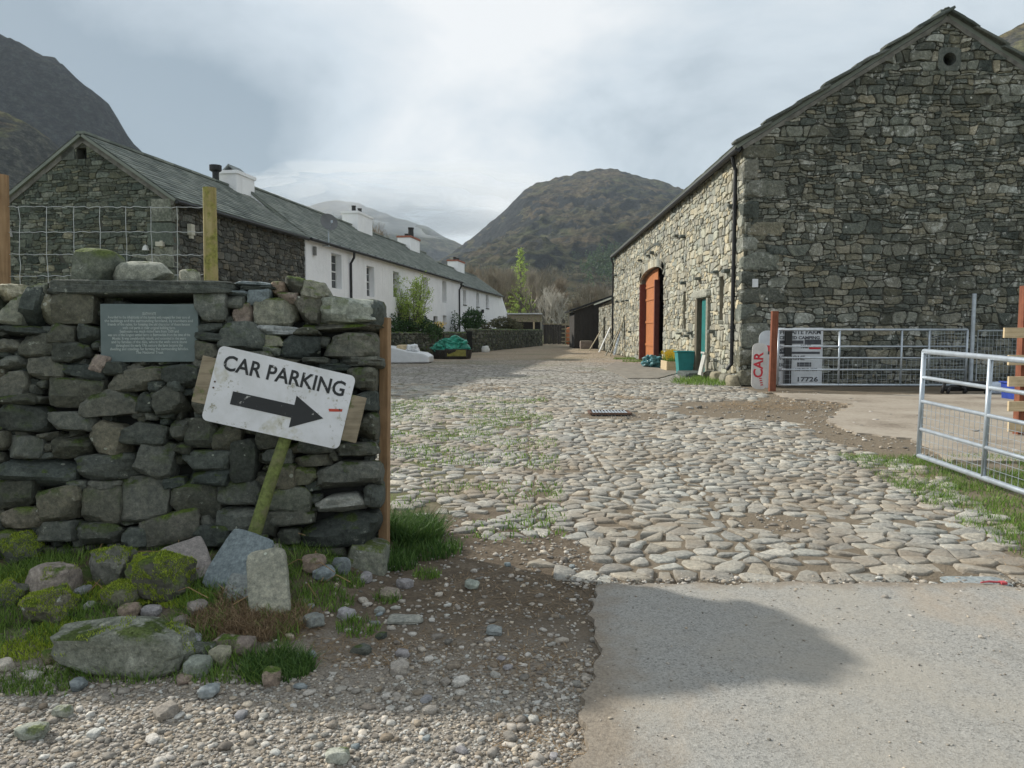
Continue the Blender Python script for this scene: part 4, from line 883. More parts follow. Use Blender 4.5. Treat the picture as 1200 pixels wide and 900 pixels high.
for i in range(46):
    u = .12+i*.075; p = W0+WU*u-WN*(.32+rs.uniform(.0, .36))+Z_*(1.42+rs.uniform(-.03, .06)); gi = G()
    rock(gi, p, (rs.uniform(.14, .3), rs.uniform(.15, .25), rs.uniform(.10, .2)), k=4, cuts=5, amp=.08, n=4, seed=400+i, rot=Matrix.Rotation(rs.uniform(0, 3), 3, 'Z')); gi.build('stone', M_cope if i % 3 else M_near, dsw, smooth=True)
# slate capping slab
pa, pb = wp(58, 340), wp(277, 337); c = (pa+pb)/2-WPN*.17; g = G(); rock(g, c, ((pb-pa).length, .46, .082), k=14, cuts=3, amp=.03, rot=bw, n=9, seed=31, fr=2.5); g.build('capping_slab', M_near, dsw)
def loose(name, label, c, size, mat, seed, k=3.2, cuts=6, amp=.1, rot=None, n=9, group=None, cat='stone'):
    g = G(); rock(g, c, size, k=k, cuts=cuts, amp=amp, rot=rot, n=n, seed=seed, fr=1.8); o = recenter(g.build(name, mat, smooth=True, sharp=26)); return tag(o, label, cat, group)
top = c.z+.041
def ontop(x, y): p = pp(x, y, W0-WN*.36, WN); return p
p = ontop(113, 313); loose('boulder', 'rounded grey boulder sitting on the slate capping slab of the wall', (p.x, p.y, top+.098), (.275, .25, .225), M_cope, 41, k=3.2, amp=.06, cuts=4)
p = ontop(170, 318); loose('boulder', 'flat pale green-grey boulder beside the rounded one on the capping slab', (p.x, p.y, top+.066), (.31, .24, .155), M_pale, 43, k=2.8, amp=.06, cuts=4)
p = ontop(222, 321); loose('small_stone', 'small jagged whitish stone on the right of the capping slab', (p.x, p.y, top+.045), (.11, .1, .115), M_pale, 47, k=3, cuts=10)
p = ontop(203, 325); loose('small_stone', 'thin dark slate flake beside the whitish stone on the slab', (p.x, p.y, top+.014), (.14, .12, .03), M_slate, 48, k=6)
p = ontop(80, 330); loose('small_stone', 'low pale stone at the left end of the capping slab', (p.x, p.y, top+.012), (.16, .12, .05), M_pale, 49, k=4)

# slate memorial plaque
pq = empty('slate_plaque', 'blue-grey slate plaque with small white lettering fixed to the wall', 'plaque')
pn = (WN+Z_*.05).normalized(); pu = -WU; pv = pn.cross(pu); pv = pv if pv.z > 0 else -pv
a_, b_ = pp(117, 356, W0-WN*.075, pn), pp(233, 424, W0-WN*.075, pn); pc = (a_+b_)/2; wq = abs((b_-a_).dot(pu)); hq = abs((b_-a_).dot(pv))
pq.location = pc; g = G(); g.prism([(-wq/2, -hq/2), (wq/2, -hq/2), (wq/2, hq/2), (-wq/2, hq/2)], Vector(), pu, pv, pn, -.045, 0)
s = S('plaque_slate', .55, .4); cc = s.ramp(s.noise(7, 5, .6), [(.3, (.10, .135, .135)), (.7, (.155, .195, .195))]); s.bump(s.noise(60, 4), .2, .002); g.build('slate_panel', s.done(cc), pq, bevel=.003)
M_let = plain('engraved_white_letters', (.42, .47, .45), .8, .2, 40)
lines = ['SEATHWAITE', 'Awarded to the inhabitants of this hamlet with respect for their care of', 'the buildings and the surrounding farmland, by members and', 'friends of the valley, for keeping the old character of these houses', 'walls and yards in their original building form.', 'Seathwaite was much visited here from 1500 and', 'was one of the longest settled farms in Borrowdale from the time of the', 'Monks. It was considerably rebuilt, and extended in the years', 'and by families of the dale, where the walls were stone', 'throughout the early 17th century the farm became the', 'dwelling and steadings for farming the surrounding fellsides.', 'The National Trust']
wl_ = [.14, .84, .90, .84, .54, .60, .84, .75, .77, .68, .80, .28]
for i, t in enumerate(lines):
    y = hq*(.5-.17-.0605*i); M_ = frame(pu*-.005*wq+pv*y+pn*.0012, pu, pv, pn); o = text(t, .021, M_let, 'lettering', pq, M_, ext=.0004, offset=.0002)
    co = np.array([v.co for v in o.data.vertices]); ext_ = (co@np.array(pu)).max()-(co@np.array(pu)).min()
    kx = wl_[i]*wq/ext_; sm = Matrix.Identity(3)
    for v in o.data.vertices:
        d = (v.co).dot(pu); v.co = v.co+pu*(d*(kx-1))

# CAR PARKING sign
cs_ = empty('car_parking_sign', 'tilted white CAR PARKING sign with black arrow on a mossy pole', 'sign')
SN = (WN+Z_*.10).normalized(); S0 = W0+WN*.24
q = [pp(a, b, S0, SN) for a, b in ((257, 405), (416, 440), (398, 528), (236, 491))]; sc0 = sum(q, Vector())/4; su = ((q[1]-q[0])+(q[2]-q[3])).normalized(); sv_ = SN.cross(su).normalized(); sv_ = sv_ if sv_.z > 0 else -sv_
sw = ((q[1]-q[0]).length+(q[2]-q[3]).length)/2; sh_ = ((q[0]-q[3]).length+(q[1]-q[2]).length)/2
cs_.location = sc0
def rrect(w_, h_, r, n=5):
    o = []
    for cx, cy, a0 in ((w_/2-r, h_/2-r, 0), (-w_/2+r, h_/2-r, 90), (-w_/2+r, -h_/2+r, 180), (w_/2-r, -h_/2+r, 270)):
        for i in range(n+1): t = R(a0+90*i/n); o.append((cx+r*math.cos(t), cy+r*math.sin(t)))
    return o
s = S('scuffed_white_sign', .5, .4); n1_ = s.noise(5, 6, .65); n2_ = s.noise(16, 5, .7, stretch=(1, 1, 1)); cc = s.mix(s.rng(n1_, .35, .7), (.72, .73, .76), (.60, .61, .62))
cc = s.mix(s.ma('MULTIPLY', s.rng(n2_, .58, .68), s.rng(s.noise(3.4, 3), .46, .6)), cc, (.30, .29, .20)); cc = s.mix(s.ma('MULTIPLY', s.rng(s.noise(30, 4, .7), .66, .72), .7), cc, (.16, .15, .11))
cc = s.mix(s.ma('MULTIPLY', s.rng(s.noise(2.6, 5, .7), .52, .62), .55), cc, (.40, .38, .24)); cc = s.mix(s.ma('MULTIPLY', s.rng(s.noise(9, 6, .75), .60, .66), .75), cc, (.24, .22, .13))
M_sign = s.done(cc)
g = G(); g.prism(rrect(sw, sh_, .03), Vector(), su, sv_, SN, -.006, 0); bd = g.build('sign_board', M_sign, cs_)
s = S('sign_black', .5, .4); M_sblk = s.done(s.mix(s.rng(s.noise(28, 5, .7), .62, .70), (.022, .024, .026), (.45, .45, .43)))
M_ = frame(su*.0+sv_*(sh_*.285)+SN*.001, su, sv_, SN); o = text('CAR PARKING', .110, M_sblk, 'lettering', cs_, M_, offset=.0022, ext=.0006)
co = np.array([v.co for v in o.data.vertices])@np.array(su); kx = .885*sw/(co.max()-co.min()); mid = (co.max()+co.min())/2
for v in o.data.vertices: d = v.co.dot(su); v.co = v.co+su*((d-mid)*(kx-1)-mid-.0*sw)
ar = [(-.33, .045), (.10, .045), (.10, .115), (.335, -.06), (.10, -.205), (.10, -.13), (-.33, -.13)]
ar = [(-.33, .00), (.115, .00), (.115, .105), (.34, -.075), (.115, -.255), (.115, -.145), (-.33, -.145)]
g = G(); g.prism([(x*sw, y*sh_*1.2-.05*sh_) for x, y in ar], Vector(), su, sv_, SN, .0006, .0018); g.build('arrow', M_sblk, cs_)
for (u0, v0, u1, v1) in ((-.47, .02, -.455, .02), (-.47, -.06, -.455, -.06), (.44, .02, .46, .02)): 
    g = G(); c_ = su*(u0*sw)+sv_*(v0*sh_); g.tube([c_-SN*.002, c_+SN*.003], .005, 8); g.build('nail', M_rust, cs_)
g = G(); g.prism([(.36*sw, -.0*sh_), (.46*sw, .035*sh_), (.46*sw, .0*sh_), (.37*sw, -.035*sh_)], Vector(), su, sv_, SN, .0006, .0014); g.build('tape_scrap', plain('red_tape', (.42, .06, .035), .6), cs_)
for k, (cx, wd, hh, dv) in enumerate(((-.50, .20, .62, .01), (.50, .22, .62, -.06))):     # two timber battens behind the board
    g = G(); g.prism([((cx-wd/2)*sw, (-hh/2+dv)*sh_), ((cx+wd/2)*sw, (-hh/2+dv)*sh_), ((cx+wd/2)*sw, (hh/2+dv)*sh_), ((cx-wd/2)*sw, (hh/2+dv)*sh_)], Vector(), su, sv_, SN, -.034, -.007); g.build('batten', M_wgrey, cs_, bevel=.003)
g = G(); a_ = pp(334, 515, S0-SN*.05, SN)-sc0; b_ = pp(286, 662, S0-SN*.02, SN)-sc0; dd = (a_-b_).normalized()
g.tube([b_-dd*.12, b_+(a_-b_)*.3, b_+(a_-b_)*.65+WU*.004, a_, a_+dd*.22], [.036, .035, .033, .032, .030], 12); g.build('pole', M_wmoss, cs_, smooth=True)
# timber plank upright at the end of the wall
g = G(); b_ = pp(452, 600, W0-WN*.35+WU*-.03, WN); g.box((b_.x, b_.y, .71), (.052, .10, 1.44), Matrix.Rotation(R(1.0), 3, 'Y')); tag(recenter(g.build('timber_post', M_wnew, bevel=.004)), 'orange-brown timber post standing upright against the end of the wall', 'post')

# wire stock fence on the wall
wf = empty('wire_fence', 'square mesh wire stock fence on timber posts behind the wall top', 'fence')
FO = W0-WN*.95
def fp(x, y): return pp(x, y, FO, WN)
for x0, x1, yt in ((238, 253, 220), (-6, 9, 205)):
    a_, b_ = fp((x0+x1)/2, yt), fp((x0+x1)/2+2, 330); r_ = (x1-x0)/2*a_.y/F; g = G()
    g.tube([(b_.x, b_.y, .0), tuple(b_), tuple((a_+b_)/2), tuple(a_)], [r_*1.05, r_*1.05, r_*1.02, r_], 12); g.build('post', M_wpost if x0 > 0 else M_wnew, wf)
rs = random.Random(2); ex = 3.2
M_wire = plain('fence_wire', (.50, .52, .53), .45, .15, 20, metal=.3)
for ya, yb in ((242, 243), (272, 272), (298, 299), (324, 322), (347, 346)):
    a_, b_ = fp(5, ya), fp(238, yb); d = (b_-a_)
    pts = [a_-d*.25+d*(1.25*i/60) + Z_*(.003*math.sin(i*1.9)+.0015*rs.gauss(0, 1)) for i in range(61)]; g = G(); g.tube(pts, .002, 5); g.build('wire', M_wire, wf)
for i, x in enumerate((-40, -8, 22, 54, 86, 117, 147, 177, 207, 240)):
    pts = [fp(x+rs.gauss(0, .5)+(y-240)*.02, y) for y in (242, 257, 272, 285, 298, 311, 323, 347)]; g = G(); g.tube(pts, .0018, 5); g.build('wire', M_wire, wf)

# ------------------------------------------------------------------ rubble at the foot of the wall
def gstone(name, label, x, y, w_, h_, mat, seed, dep=1.0, flat=None, **kw):
    if mat is M_moss: kw.setdefault('k', 2.7); kw.setdefault('cuts', 9); kw.setdefault('amp', .2)
    zb = 0
    for _ in range(4): p = gp(x, y+h_/2, zb); zb = gz(p.x, p.y)
    W_ = w_*p.y/F; H_ = h_*p.y/F*.95 if flat is None else flat
    return loose(name, label, (p.x, p.y+W_*dep*.30, zb+H_*(.42 if mat is not M_moss else .36)), (W_, W_*dep, H_*(1 if mat is not M_moss else 1.12)), mat, seed, **kw)
gstone('kerb_boulder', 'long flat-topped mossy boulder lying along the edge of the gravel', 137, 757, 162, 66, M_kerb, 101, dep=.42, k=5, cuts=7, amp=.09, n=12)
gstone('mossy_boulder', 'boulder thickly covered in bright green moss below the plaque', 178, 668, 80, 58, M_moss, 102, dep=.8)
gstone('pointed_rock', 'pointed grey rock capped with golden green moss left of mossy boulder', 126, 652, 56, 56, M_moss, 103, dep=.7, k=2.6, cuts=9)
gstone('pink_rock', 'pinkish rock with moss on top near the left edge', 56, 672, 62, 44, M_pink, 104, dep=.7)
gstone('mossy_boulder', 'low rounded mossy stone in the grass above the long kerb boulder', 52, 704, 62, 42, M_moss, 105, dep=.8)
gstone('mossy_boulder', 'green stained block at the far left foot of the wall', 18, 640, 46, 40, M_moss, 106, dep=.8)
gstone('mossy_boulder', 'small moss covered lump at the left edge beside the pinkish rock', 5, 688, 40, 34, M_moss, 107, dep=.8)
gstone('mossy_boulder', 'smooth grey-green stone just right of the pointed rock', 138, 690, 44, 32, M_cope, 108, dep=.8)
def slabstone(label, x, y, w_, h_, mat, seed, lean, roll, yaw, off=.0):
    zb = .1
    for _ in range(4): p = gp(x, y+h_/2, zb); zb = gz(p.x, p.y)
    d = p.y; W_ = w_*d/F; H_ = h_*d/F/math.cos(R(lean)); rot = Matrix.Rotation(R(yaw), 3, 'Z') @ Matrix.Rotation(R(-lean), 3, 'X') @ Matrix.Rotation(R(roll), 3, 'Y')
    c_ = Vector((p.x, p.y+off, zb))+rot @ Vector((0, 0, H_*.46)); g = G(); rock(g, c_, (W_, .055, H_), k=10, cuts=4, amp=.05, rot=rot, n=8, seed=seed, fr=1.6); return tag(recenter(g.build('slate_slab', mat)), label, 'slab')
M_grav = stone('gravel_stone', [(.0, (.12, .105, .09)), (.3, (.25, .225, .195)), (.65, (.38, .35, .31)), (1, (.56, .53, .485))], rw=.85, sc=4, bump=.5)
M_slate3 = stone('pale_lichened_slate', [(.0, (.16, .18, .17)), (.5, (.25, .27, .25)), (1, (.38, .39, .35))], rw=.3, sc=2.5, lichen=.5, lcol=(.40, .43, .36), bump=.7, bd=.008)
M_slate2 = stone('purple_slate', [(.0, (.17, .165, .165)), (.5, (.26, .25, .255)), (1, (.36, .345, .345))], rw=.5, sc=2.5, bump=.7, bd=.008)
slabstone('pale blue-grey slate slab leaning left of the sign pole', 262, 661, 66, 62, M_slate, 201, 38, 14, -10)
slabstone('weathered purple-grey slab resting across the slab beside the sign pole', 234, 656, 50, 38, M_slate2, 202, 50, -18, 20, -.06)
slabstone('darker small slab under the leaning slates by the sign pole', 282, 691, 46, 30, M_slate, 203, 55, -6, -8)
slabstone('tall lichened slate slab leaning right of the sign pole foot', 318, 688, 48, 74, M_slate3, 204, 28, -11, 4)
gstone('small_rock', 'pinkish broken rock at the wall foot right of the tall slab', 364, 657, 30, 24, M_pink, 120, cuts=9)
gstone('small_rock', 'thin blue slate splinter at the wall foot near the corner stone', 399, 660, 24, 24, M_slate, 121, dep=.3, cuts=9)
gstone('small_rock', 'small slate lump beside the pinkish broken rock', 378, 668, 26, 18, M_slate, 122)
gstone('flat_slate', 'flat blue-grey slate lying on the trodden earth', 474, 722, 42, 17, M_slate, 123, dep=.6, flat=.02, k=7)
gstone('flat_slate', 'small dark wedge of slate on the damp earth', 580, 739, 21, 10, M_slate, 124, flat=.03, k=5)
gstone('flat_slate', 'large flat slate at the edge of the tarmac on the right', 1150, 681, 72, 15, M_slate, 125, dep=.45, flat=.028, k=7)
gstone('small_rock', 'rounded pale rock below the right end of the kerb boulder', 228, 782, 31, 26, M_pale, 126)
gstone('small_rock', 'pale rock wedged beside the dark one right of the kerb boulder', 256, 769, 27, 24, M_pale, 127)
gstone('small_rock', 'dark rock against the right end of the kerb boulder', 232, 763, 32, 20, M_near, 128)
gstone('small_rock', 'angular pinkish rock beside the green weed tuft', 317, 793, 22, 26, M_pink, 129, cuts=9)
gstone('small_rock', 'blue-grey flat stone in the gravel under the kerb boulder', 242, 811, 24, 16, M_slate, 130)
gstone('small_rock', 'pinkish cube-like rock right of the kerb boulder end', 281, 757, 30, 24, M_pink, 131)
gstone('small_rock', 'long pale stone half sunk in the gravel at lower left', 34, 858, 42, 18, M_pale, 132, dep=.6)
gstone('small_rock', 'flat pale stone at the grass edge on the left', 70, 834, 26, 14, M_pale, 133, dep=.6)
gstone('small_rock', 'white stone lying on the gravel near the bottom edge', 394, 887, 30, 17, M_pale, 134, dep=.7)
gstone('small_rock', 'pale pinkish stone sitting on top of the kerb boulder', 149, 713, 24, 18, M_pink, 135)
gstone('small_rock', 'pale oval stone by the cobbles beyond the wall end', 553, 685, 18, 11, M_pale, 136)
gstone('small_rock', 'pointed slate fragment in the grass left of the kerb boulder', 88, 803, 20, 14, M_slate, 137)
rs = random.Random(52)
for i in range(34):
    x, y = rs.uniform(200, 480), rs.uniform(672, 790)
    if i > 22: x, y = rs.uniform(0, 230), rs.uniform(690, 830)
    p = gp(x, y, .03); sz = rs.uniform(.035, .085)
    loose('rubble_stone', 'fist-sized broken stone among the rubble at the foot of the wall', (p.x, p.y, gz(p.x, p.y)+sz*.2), (sz*rs.uniform(1, 1.5), sz, sz*.7), rs.choice([M_slate, M_grav, M_slate2, M_pink, M_near]), 700+i, n=5, cuts=9, k=5, rot=Matrix.Rotation(rs.uniform(0, 6), 3, 'Z'), group='broken stones at the wall foot')
rs = random.Random(19)
for i in range(44):
    x, y = rs.uniform(330, 700), rs.uniform(640, 830)
    if i > 30: x, y = rs.uniform(0, 660), rs.uniform(835, 895)
    p = gp(x, y); sz = rs.uniform(.022, .05)
    if inpoly(p.x, p.y, tl): continue
    loose('loose_stone', 'small stone lying loose on the earth and gravel before the wall', (p.x, p.y, gz(p.x, p.y)+sz*.2), (sz*rs.uniform(1, 1.6), sz, sz*.6), rs.choice([M_slate, M_grav, M_slate2, M_grav]), 600+i, n=4, rot=Matrix.Rotation(rs.uniform(0, 6), 3, 'Z'), group='small loose stones on the verge')

def scatter(name, pts, sizes, mat, label, cat, flat=.6, seed=0, n=2):
    rr = np.random.default_rng(seed); T = []
    for i in range(10):
        g = G(); rock(g, (0, 0, 0), (1, 1, flat), k=3.5, cuts=8, amp=.16, n=n, seed=seed+i); T.append((np.array(g.v), np.array(g.f)))
    V_ = []; F_ = []; A_ = []; o = 0
    for (x, y, z), sz in zip(pts, sizes):
        v, f = T[rr.integers(10)]; a = rr.uniform(0, 6.28); c_, s_ = math.cos(a), math.sin(a); q = v*[sz*rr.uniform(.8, 1.5), sz*rr.uniform(.7, 1.1), sz*rr.uniform(.6, 1.1)]
        q = np.stack([q[:, 0]*c_-q[:, 1]*s_, q[:, 0]*s_+q[:, 1]*c_, q[:, 2]], 1)+[x, y, z]; V_.append(q); F_.append(f+o); o += len(v); A_.append(np.full(len(v), rr.random()))
    V_ = np.concatenate(V_); F_ = np.concatenate(F_); g = G(); g.v = V_.tolist(); g.f = [tuple(t) for t in F_.tolist()]; g.a = np.concatenate(A_).tolist()
    return tag(g.build(name, mat, smooth=True), label, cat, kind='stuff')
pts = []; sz = []; rr = random.Random(3)
while len(pts) < 19000:
    x, y = rr.uniform(-2.6, .45), rr.uniform(1.9, 3.6); dn = max(.06, min(1, 1-(y-2.55-.5*fbm(x*2.5, y*2.5, 1, 3))/.65))
    if rr.random() > dn or inpoly(x, y, tl) or (x < -.75 and y > 2.85): continue
    s_ = min(.04, .0060*math.exp(abs(rr.gauss(0, .62)))); pts.append((x, y, gz(x, y)+s_*.12)); sz.append(s_)
for i in range(2200):
    x, y = rr.uniform(-1.1, .5), rr.uniform(2.8, 5.3)
    if inpoly(x, y, tl): continue
    if abs(x-.33) > .12 and rr.random() < .35: continue
    s_ = min(.045, .010*math.exp(abs(rr.gauss(0, .6)))); pts.append((x, y, gz(x, y)+s_*.1)); sz.append(s_)
for i in range(900):                              # grit shed over the tarmac edge and cobble joints
    x, y = rr.uniform(.2, 3.2), rr.gauss(3.84, .06); s_ = min(.03, .007*math.exp(abs(rr.gauss(0, .6)))); pts.append((x, y, .008)); sz.append(s_)
for i in range(500):
    x, y = rr.uniform(.25, 3.0), rr.uniform(1.9, 3.8); s_ = .005*math.exp(abs(rr.gauss(0, .5))); pts.append((x, y, .014)); sz.append(s_)
for i in range(2600):                             # stones and grit on the bare earth before the barn
    x, y = rr.uniform(1.5, 6.5), rr.uniform(7.6, 16.5)
    if inpoly(x, y, YP) and rr.random() < .85: continue
    s_ = min(.10, .014*math.exp(abs(rr.gauss(0, .7)))); pts.append((x, y, gz(x, y)+s_*.1+.008)); sz.append(s_)
for b_, r_, _ in bare:
    for i in range(int(260*r_)): x, y = b_.x+rr.gauss(0, r_*.6), b_.y+rr.gauss(0, r_*.6); s_ = min(.06, .012*math.exp(abs(rr.gauss(0, .7)))); pts.append((x, y, gz(x, y)+s_*.1)); sz.append(s_)
scatter('gravel', pts, sz, M_grav, 'pale grey gravel spread over the verge in front of the wall', 'gravel', seed=5)

# ------------------------------------------------------------------ grass, moss, straw
def blades(g, pts, hr, wd, rs, lean=.5, flat=False):
    for x, y, z in pts:
        h = rs.uniform(*hr); a = rs.uniform(0, 6.283); w_ = wd*rs.uniform(.6, 1.3); dx, dy = math.cos(a)*w_, math.sin(a)*w_; b = rs.uniform(0, 6.283); L = h*rs.uniform(.1, lean) if not flat else h
        lx, ly = math.cos(b)*L, math.sin(b)*L; hz = h if not flat else rs.uniform(.002, .015)
        g.add([(x-dx, y-dy, z), (x+dx, y+dy, z), (x+dx*.6+lx*.4, y+dy*.6+ly*.4, z+hz*.6), (x-dx*.6+lx*.4, y-dy*.6+ly*.4, z+hz*.6), (x+lx, y+ly, z+hz)], [(0, 1, 2, 3), (3, 2, 4)], rs.random())
rs = random.Random(61)
def zone(n, fn, clump=None):
    out = []
    while len(out) < n:
        x, y = fn()
        if clump and fbm(x*clump, y*clump, 3, 3) < rs.uniform(-.15, .2): continue
        out.append((x, y, gz(x, y)))
    return out
g = G()
blades(g, zone(15000, lambda: (rs.uniform(-2.9, -1.0), rs.uniform(2.72, 4.0)), 3.0), (.015, .075), .0022, rs, 1.2)
blades(g, zone(1500, lambda: (rs.uniform(-2.9, -1.5), rs.uniform(2.62, 2.8)), 4.0), (.015, .05), .002, rs, .9)
tag(g.build('grass', M_grass), 'short rough grass on the bank below the dry stone wall', 'grass', kind='stuff')
def disc(c, r, n, e=1.0):
    out = []
    for _ in range(n): a, q_ = rs.uniform(0, 6.283), r*math.sqrt(rs.random()); x, y = c.x+q_*math.cos(a)*1.0, c.y+q_*math.sin(a)*e; out.append((x, y, gz(x, y)))
    return out
g = G(); blades(g, disc(gp(484, 628), .19, 2600, 1.2), (.04, .19), .0035, rs, 1.3); blades(g, disc(gp(500, 645), .22, 700, .8), (.03, .09), .004, rs, .9); blades(g, disc(gp(462, 660), .14, 500), (.03, .10), .004, rs, .9)
tag(g.build('weed_tuft', M_weed), 'dark green weeds and grass growing at the end of the wall', 'grass', kind='stuff')
g = G(); blades(g, disc(gp(325, 782), .15, 1500, .8), (.02, .075), .0028, rs, 1.4); tag(g.build('weed_tuft', M_weed), 'dark green grass tuft on the earth beside the gravel', 'grass', kind='stuff')
g = G()
for c_, r_, n_ in ((gp(385, 712), .12, 350), (gp(405, 690), .10, 260), (gp(420, 735), .10, 200), (gp(500, 672), .08, 160), (gp(455, 700), .07, 120)): blades(g, disc(c_, r_, n_), (.015, .06), .003, rs, .9)
tag(g.build('grass_sprigs', M_grass), 'thin sprigs of grass in the stony earth near the wall end', 'grass', kind='stuff')
g = G(); blades(g, zone(15000, lambda: ((lambda y: (rs.uniform(2.95+.12*(y-4.2), 5.6), y))(rs.uniform(4.3, 8.0))), 1.6), (.015, .075), .003, rs, 1.1); tag(g.build('grass', M_grass), 'bright green grass under the nearest metal gate on the right', 'grass', kind='stuff')
g = G(); blades(g, zone(2500, lambda: ((lambda y: (rs.uniform(2.7+.16*(y-4.2), 4.2), y))(rs.uniform(4.0, 8.5))), 2.0), (.03, .12), .0022, rs, 1, True); tag(g.build('straw', M_straw), 'dry straw strewn beside the grass at the right of the cobbles', 'straw', kind='stuff')
g = G()
for a, b, r_, n_ in ((828, 449, .9, 900), (845, 444, .8, 700), (812, 446, .5, 300), (735, 421, .7, 500), (880, 452, .35, 300), (862, 446, .4, 300), (897, 455, .25, 200), (742, 424, .5, 250)):
    c_ = gp(a, b); blades(g, [(x, y, .0) for x, y, _ in disc(c_, r_, n_, 1.0) if x < 5.25], (.04, .16), .008, rs, .9)
tag(g.build('weeds', M_grass), 'weeds growing along the foot of the barn side wall', 'weeds', kind='stuff')
g = G(); mp = []
while len(mp) < 8000:
    y = rs.uniform(4.6, 15); x = -.19*y+rs.uniform(-.6, 2.6)*(.5+y/20)
    if x > .2+.02*y or (y < 5.4 and x < -.9) or fbm(x*1.1, y*1.1, 7, 3) < rs.uniform(-.1, .25): continue
    mp.append((x, y, -.006))
blades(g, mp, (.015, .05), .005, rs, 1.0); tag(g.build('joint_grass', M_grass), 'moss and fine grass growing between the cobbles at the left', 'grass', kind='stuff')
g = G()
for a, b, r_, n_ in ((270, 745, .20, 1600), (330, 740, .17, 900), (420, 760, .22, 500), (290, 720, .12, 600), (600, 690, .45, 900), (560, 760, .4, 700), (640, 780, .25, 500), (660, 860, .25, 500)): blades(g, disc(gp(a, b), r_, n_, .8), (.03, .09), .0022, rs, 1, True)
for a, b, r_, n_ in ((262, 742, .16, 1500), (300, 745, .17, 1500), (340, 735, .13, 700), (285, 722, .12, 700)): blades(g, disc(gp(a, b), r_, n_, .7), (.02, .065), .0024, rs, 1.6)
tag(g.build('dead_bracken', M_dead), 'dead brown bracken and straw trodden into the earth by the wall', 'litter', kind='stuff')
g = G()
for a, b, r_, n_ in ((575, 455, .7, 500), (680, 437, .5, 300), (692, 450, .6, 320), (748, 467, .5, 300), (555, 427, 1.4, 350), (715, 466, .5, 250), (920, 475, 1.2, 900), (880, 478, .9, 500), (690, 420, 2.5, 1200), (670, 412, 4, 1400), (640, 411, 3, 500)): blades(g, [(x, y, .022) for x, y, _ in disc(gp(a, b), r_, n_, .7)], (.05, .16), .006, rs, 1, True)
tag(g.build('straw', M_straw), 'patches of dropped straw and dung on the cobbled yard', 'straw', kind='stuff')
# moss fronds standing on the mossy rocks
g = G(); dg = bpy.context.evaluated_depsgraph_get()
for o in [o for o in bpy.data.objects if o.name.startswith(('mossy_boulder', 'pointed_rock', 'kerb_boulder', 'pink_rock'))]:
    me = o.data; den = {'kerb_boulder': .3, 'pink_rock': .6}.get(o.name.split('.')[0], 1.0)
    for p in me.polygons:
        if p.normal.z < (-.05 if 'mossy' in o.name else .3): continue
        for _ in range(int(p.area*75000*den)+(1 if rs.random() < .5*den else 0)):
            vq = [me.vertices[i].co for i in p.vertices]; a_, b_ = rs.random(), rs.random(); c_ = vq[0].lerp(vq[1], a_).lerp(vq[-1].lerp(vq[2], a_), b_)+o.location
            if fbm(c_.x*9, c_.y*9, 2+c_.z*9, 3) < (-.16 if 'mossy' in o.name else .04): continue
            blades(g, [tuple(c_-Z_*.004)], (.005, .016), .0022, rs, 1.0)
for cx, cy, rr_, n_ in ((178, 700, .16, 1800), (215, 705, .13, 1100), (100, 700, .14, 1300), (30, 690, .16, 1400), (75, 730, .16, 1200), (20, 745, .14, 900), (225, 640, .10, 700)):
    blades(g, [(x, y, z+.004) for x, y, z in disc(gp(cx, cy, .08), rr_, n_, .6)], (.006, .024), .0026, rs, 1.1)
tag(g.build('moss', M_mossb), 'cushions of bright green moss on the boulders below the wall', 'moss', kind='stuff')
g = G(); rs = random.Random(4)
for i in range(26):
    x, y = rs.uniform(-2.3, -1.0), rs.uniform(3.3, 3.95); a = rs.uniform(0, 6.28); L = rs.uniform(.08, .28); z = gz(x, y)+.02; g.tube([(x, y, z), (x+L*.5*math.cos(a), y+L*.5*math.sin(a), z+rs.uniform(.02, .08)), (x+L*math.cos(a), y+L*math.sin(a), z+rs.uniform(0, .07))], .0022, 4)
tag(g.build('dry_stalks', M_straw), 'dry bramble stalks lying over the mossy stones', 'stalks', kind='stuff')

# ------------------------------------------------------------------ gates, signs and props by the barn
def bars(parent, O, U, V, L, Hh, rails, ups, r=.019, mesh=None, mat=None, ms=.1, tilt=0):
    m = mat or M_galv
    def P(u, v): return tuple(O+U*u+V*v)
    for v in rails: g = G(); g.tube([P(0, v), P(L, v)], r*1.15 if v in (rails[0], rails[-1]) else r*.85, 8); g.build('rail', m, parent, smooth=True)
    for u in ups: g = G(); g.tube([P(u, rails[0]), P(u, rails[-1])], r*1.1 if u in (ups[0], ups[-1]) else r, 8); g.build('upright', m, parent, smooth=True)
    if mesh:
        u0, u1, v0, v1 = mesh; g = G(); u = u0
        while u <= u1: g.tube([P(u, v0), P(u, v1)], .0022, 4, False); u += ms
        v = v0
        while v <= v1: g.tube([P(u0, v), P(u1, v)], .0022, 4, False); v += ms
        g.build('mesh_panel', m, parent)
ng = empty('field_gate', 'galvanised field gate with lower wire mesh standing open at the right edge', 'gate')
e0 = gp(1076, 545, 0); gt = R(1.4); GU = Vector((.035, -1, -math.tan(gt)*.0)).normalized(); GU = Vector((.02, -math.cos(gt), -math.sin(gt))).normalized(); GV = Vector((0, -math.sin(gt), math.cos(gt)))
ng.location = (0, 0, 0)
bars(ng, Vector((e0.x, e0.y, .10)), GU, GV, 3.4, 1.06, [.0, .27, .55, .79, 1.05], [0, 1.02, 2.2, 3.4], .022, (.03, 3.38, .02, .55), ms=.075)
g = G(); P0 = Vector((e0.x, e0.y, .10)); g.tube([tuple(P0+GU*3.45+GV*-.25), tuple(P0+GU*3.45+GV*1.25)], .06, 10); g.build('hanging_post', M_galv, ng)
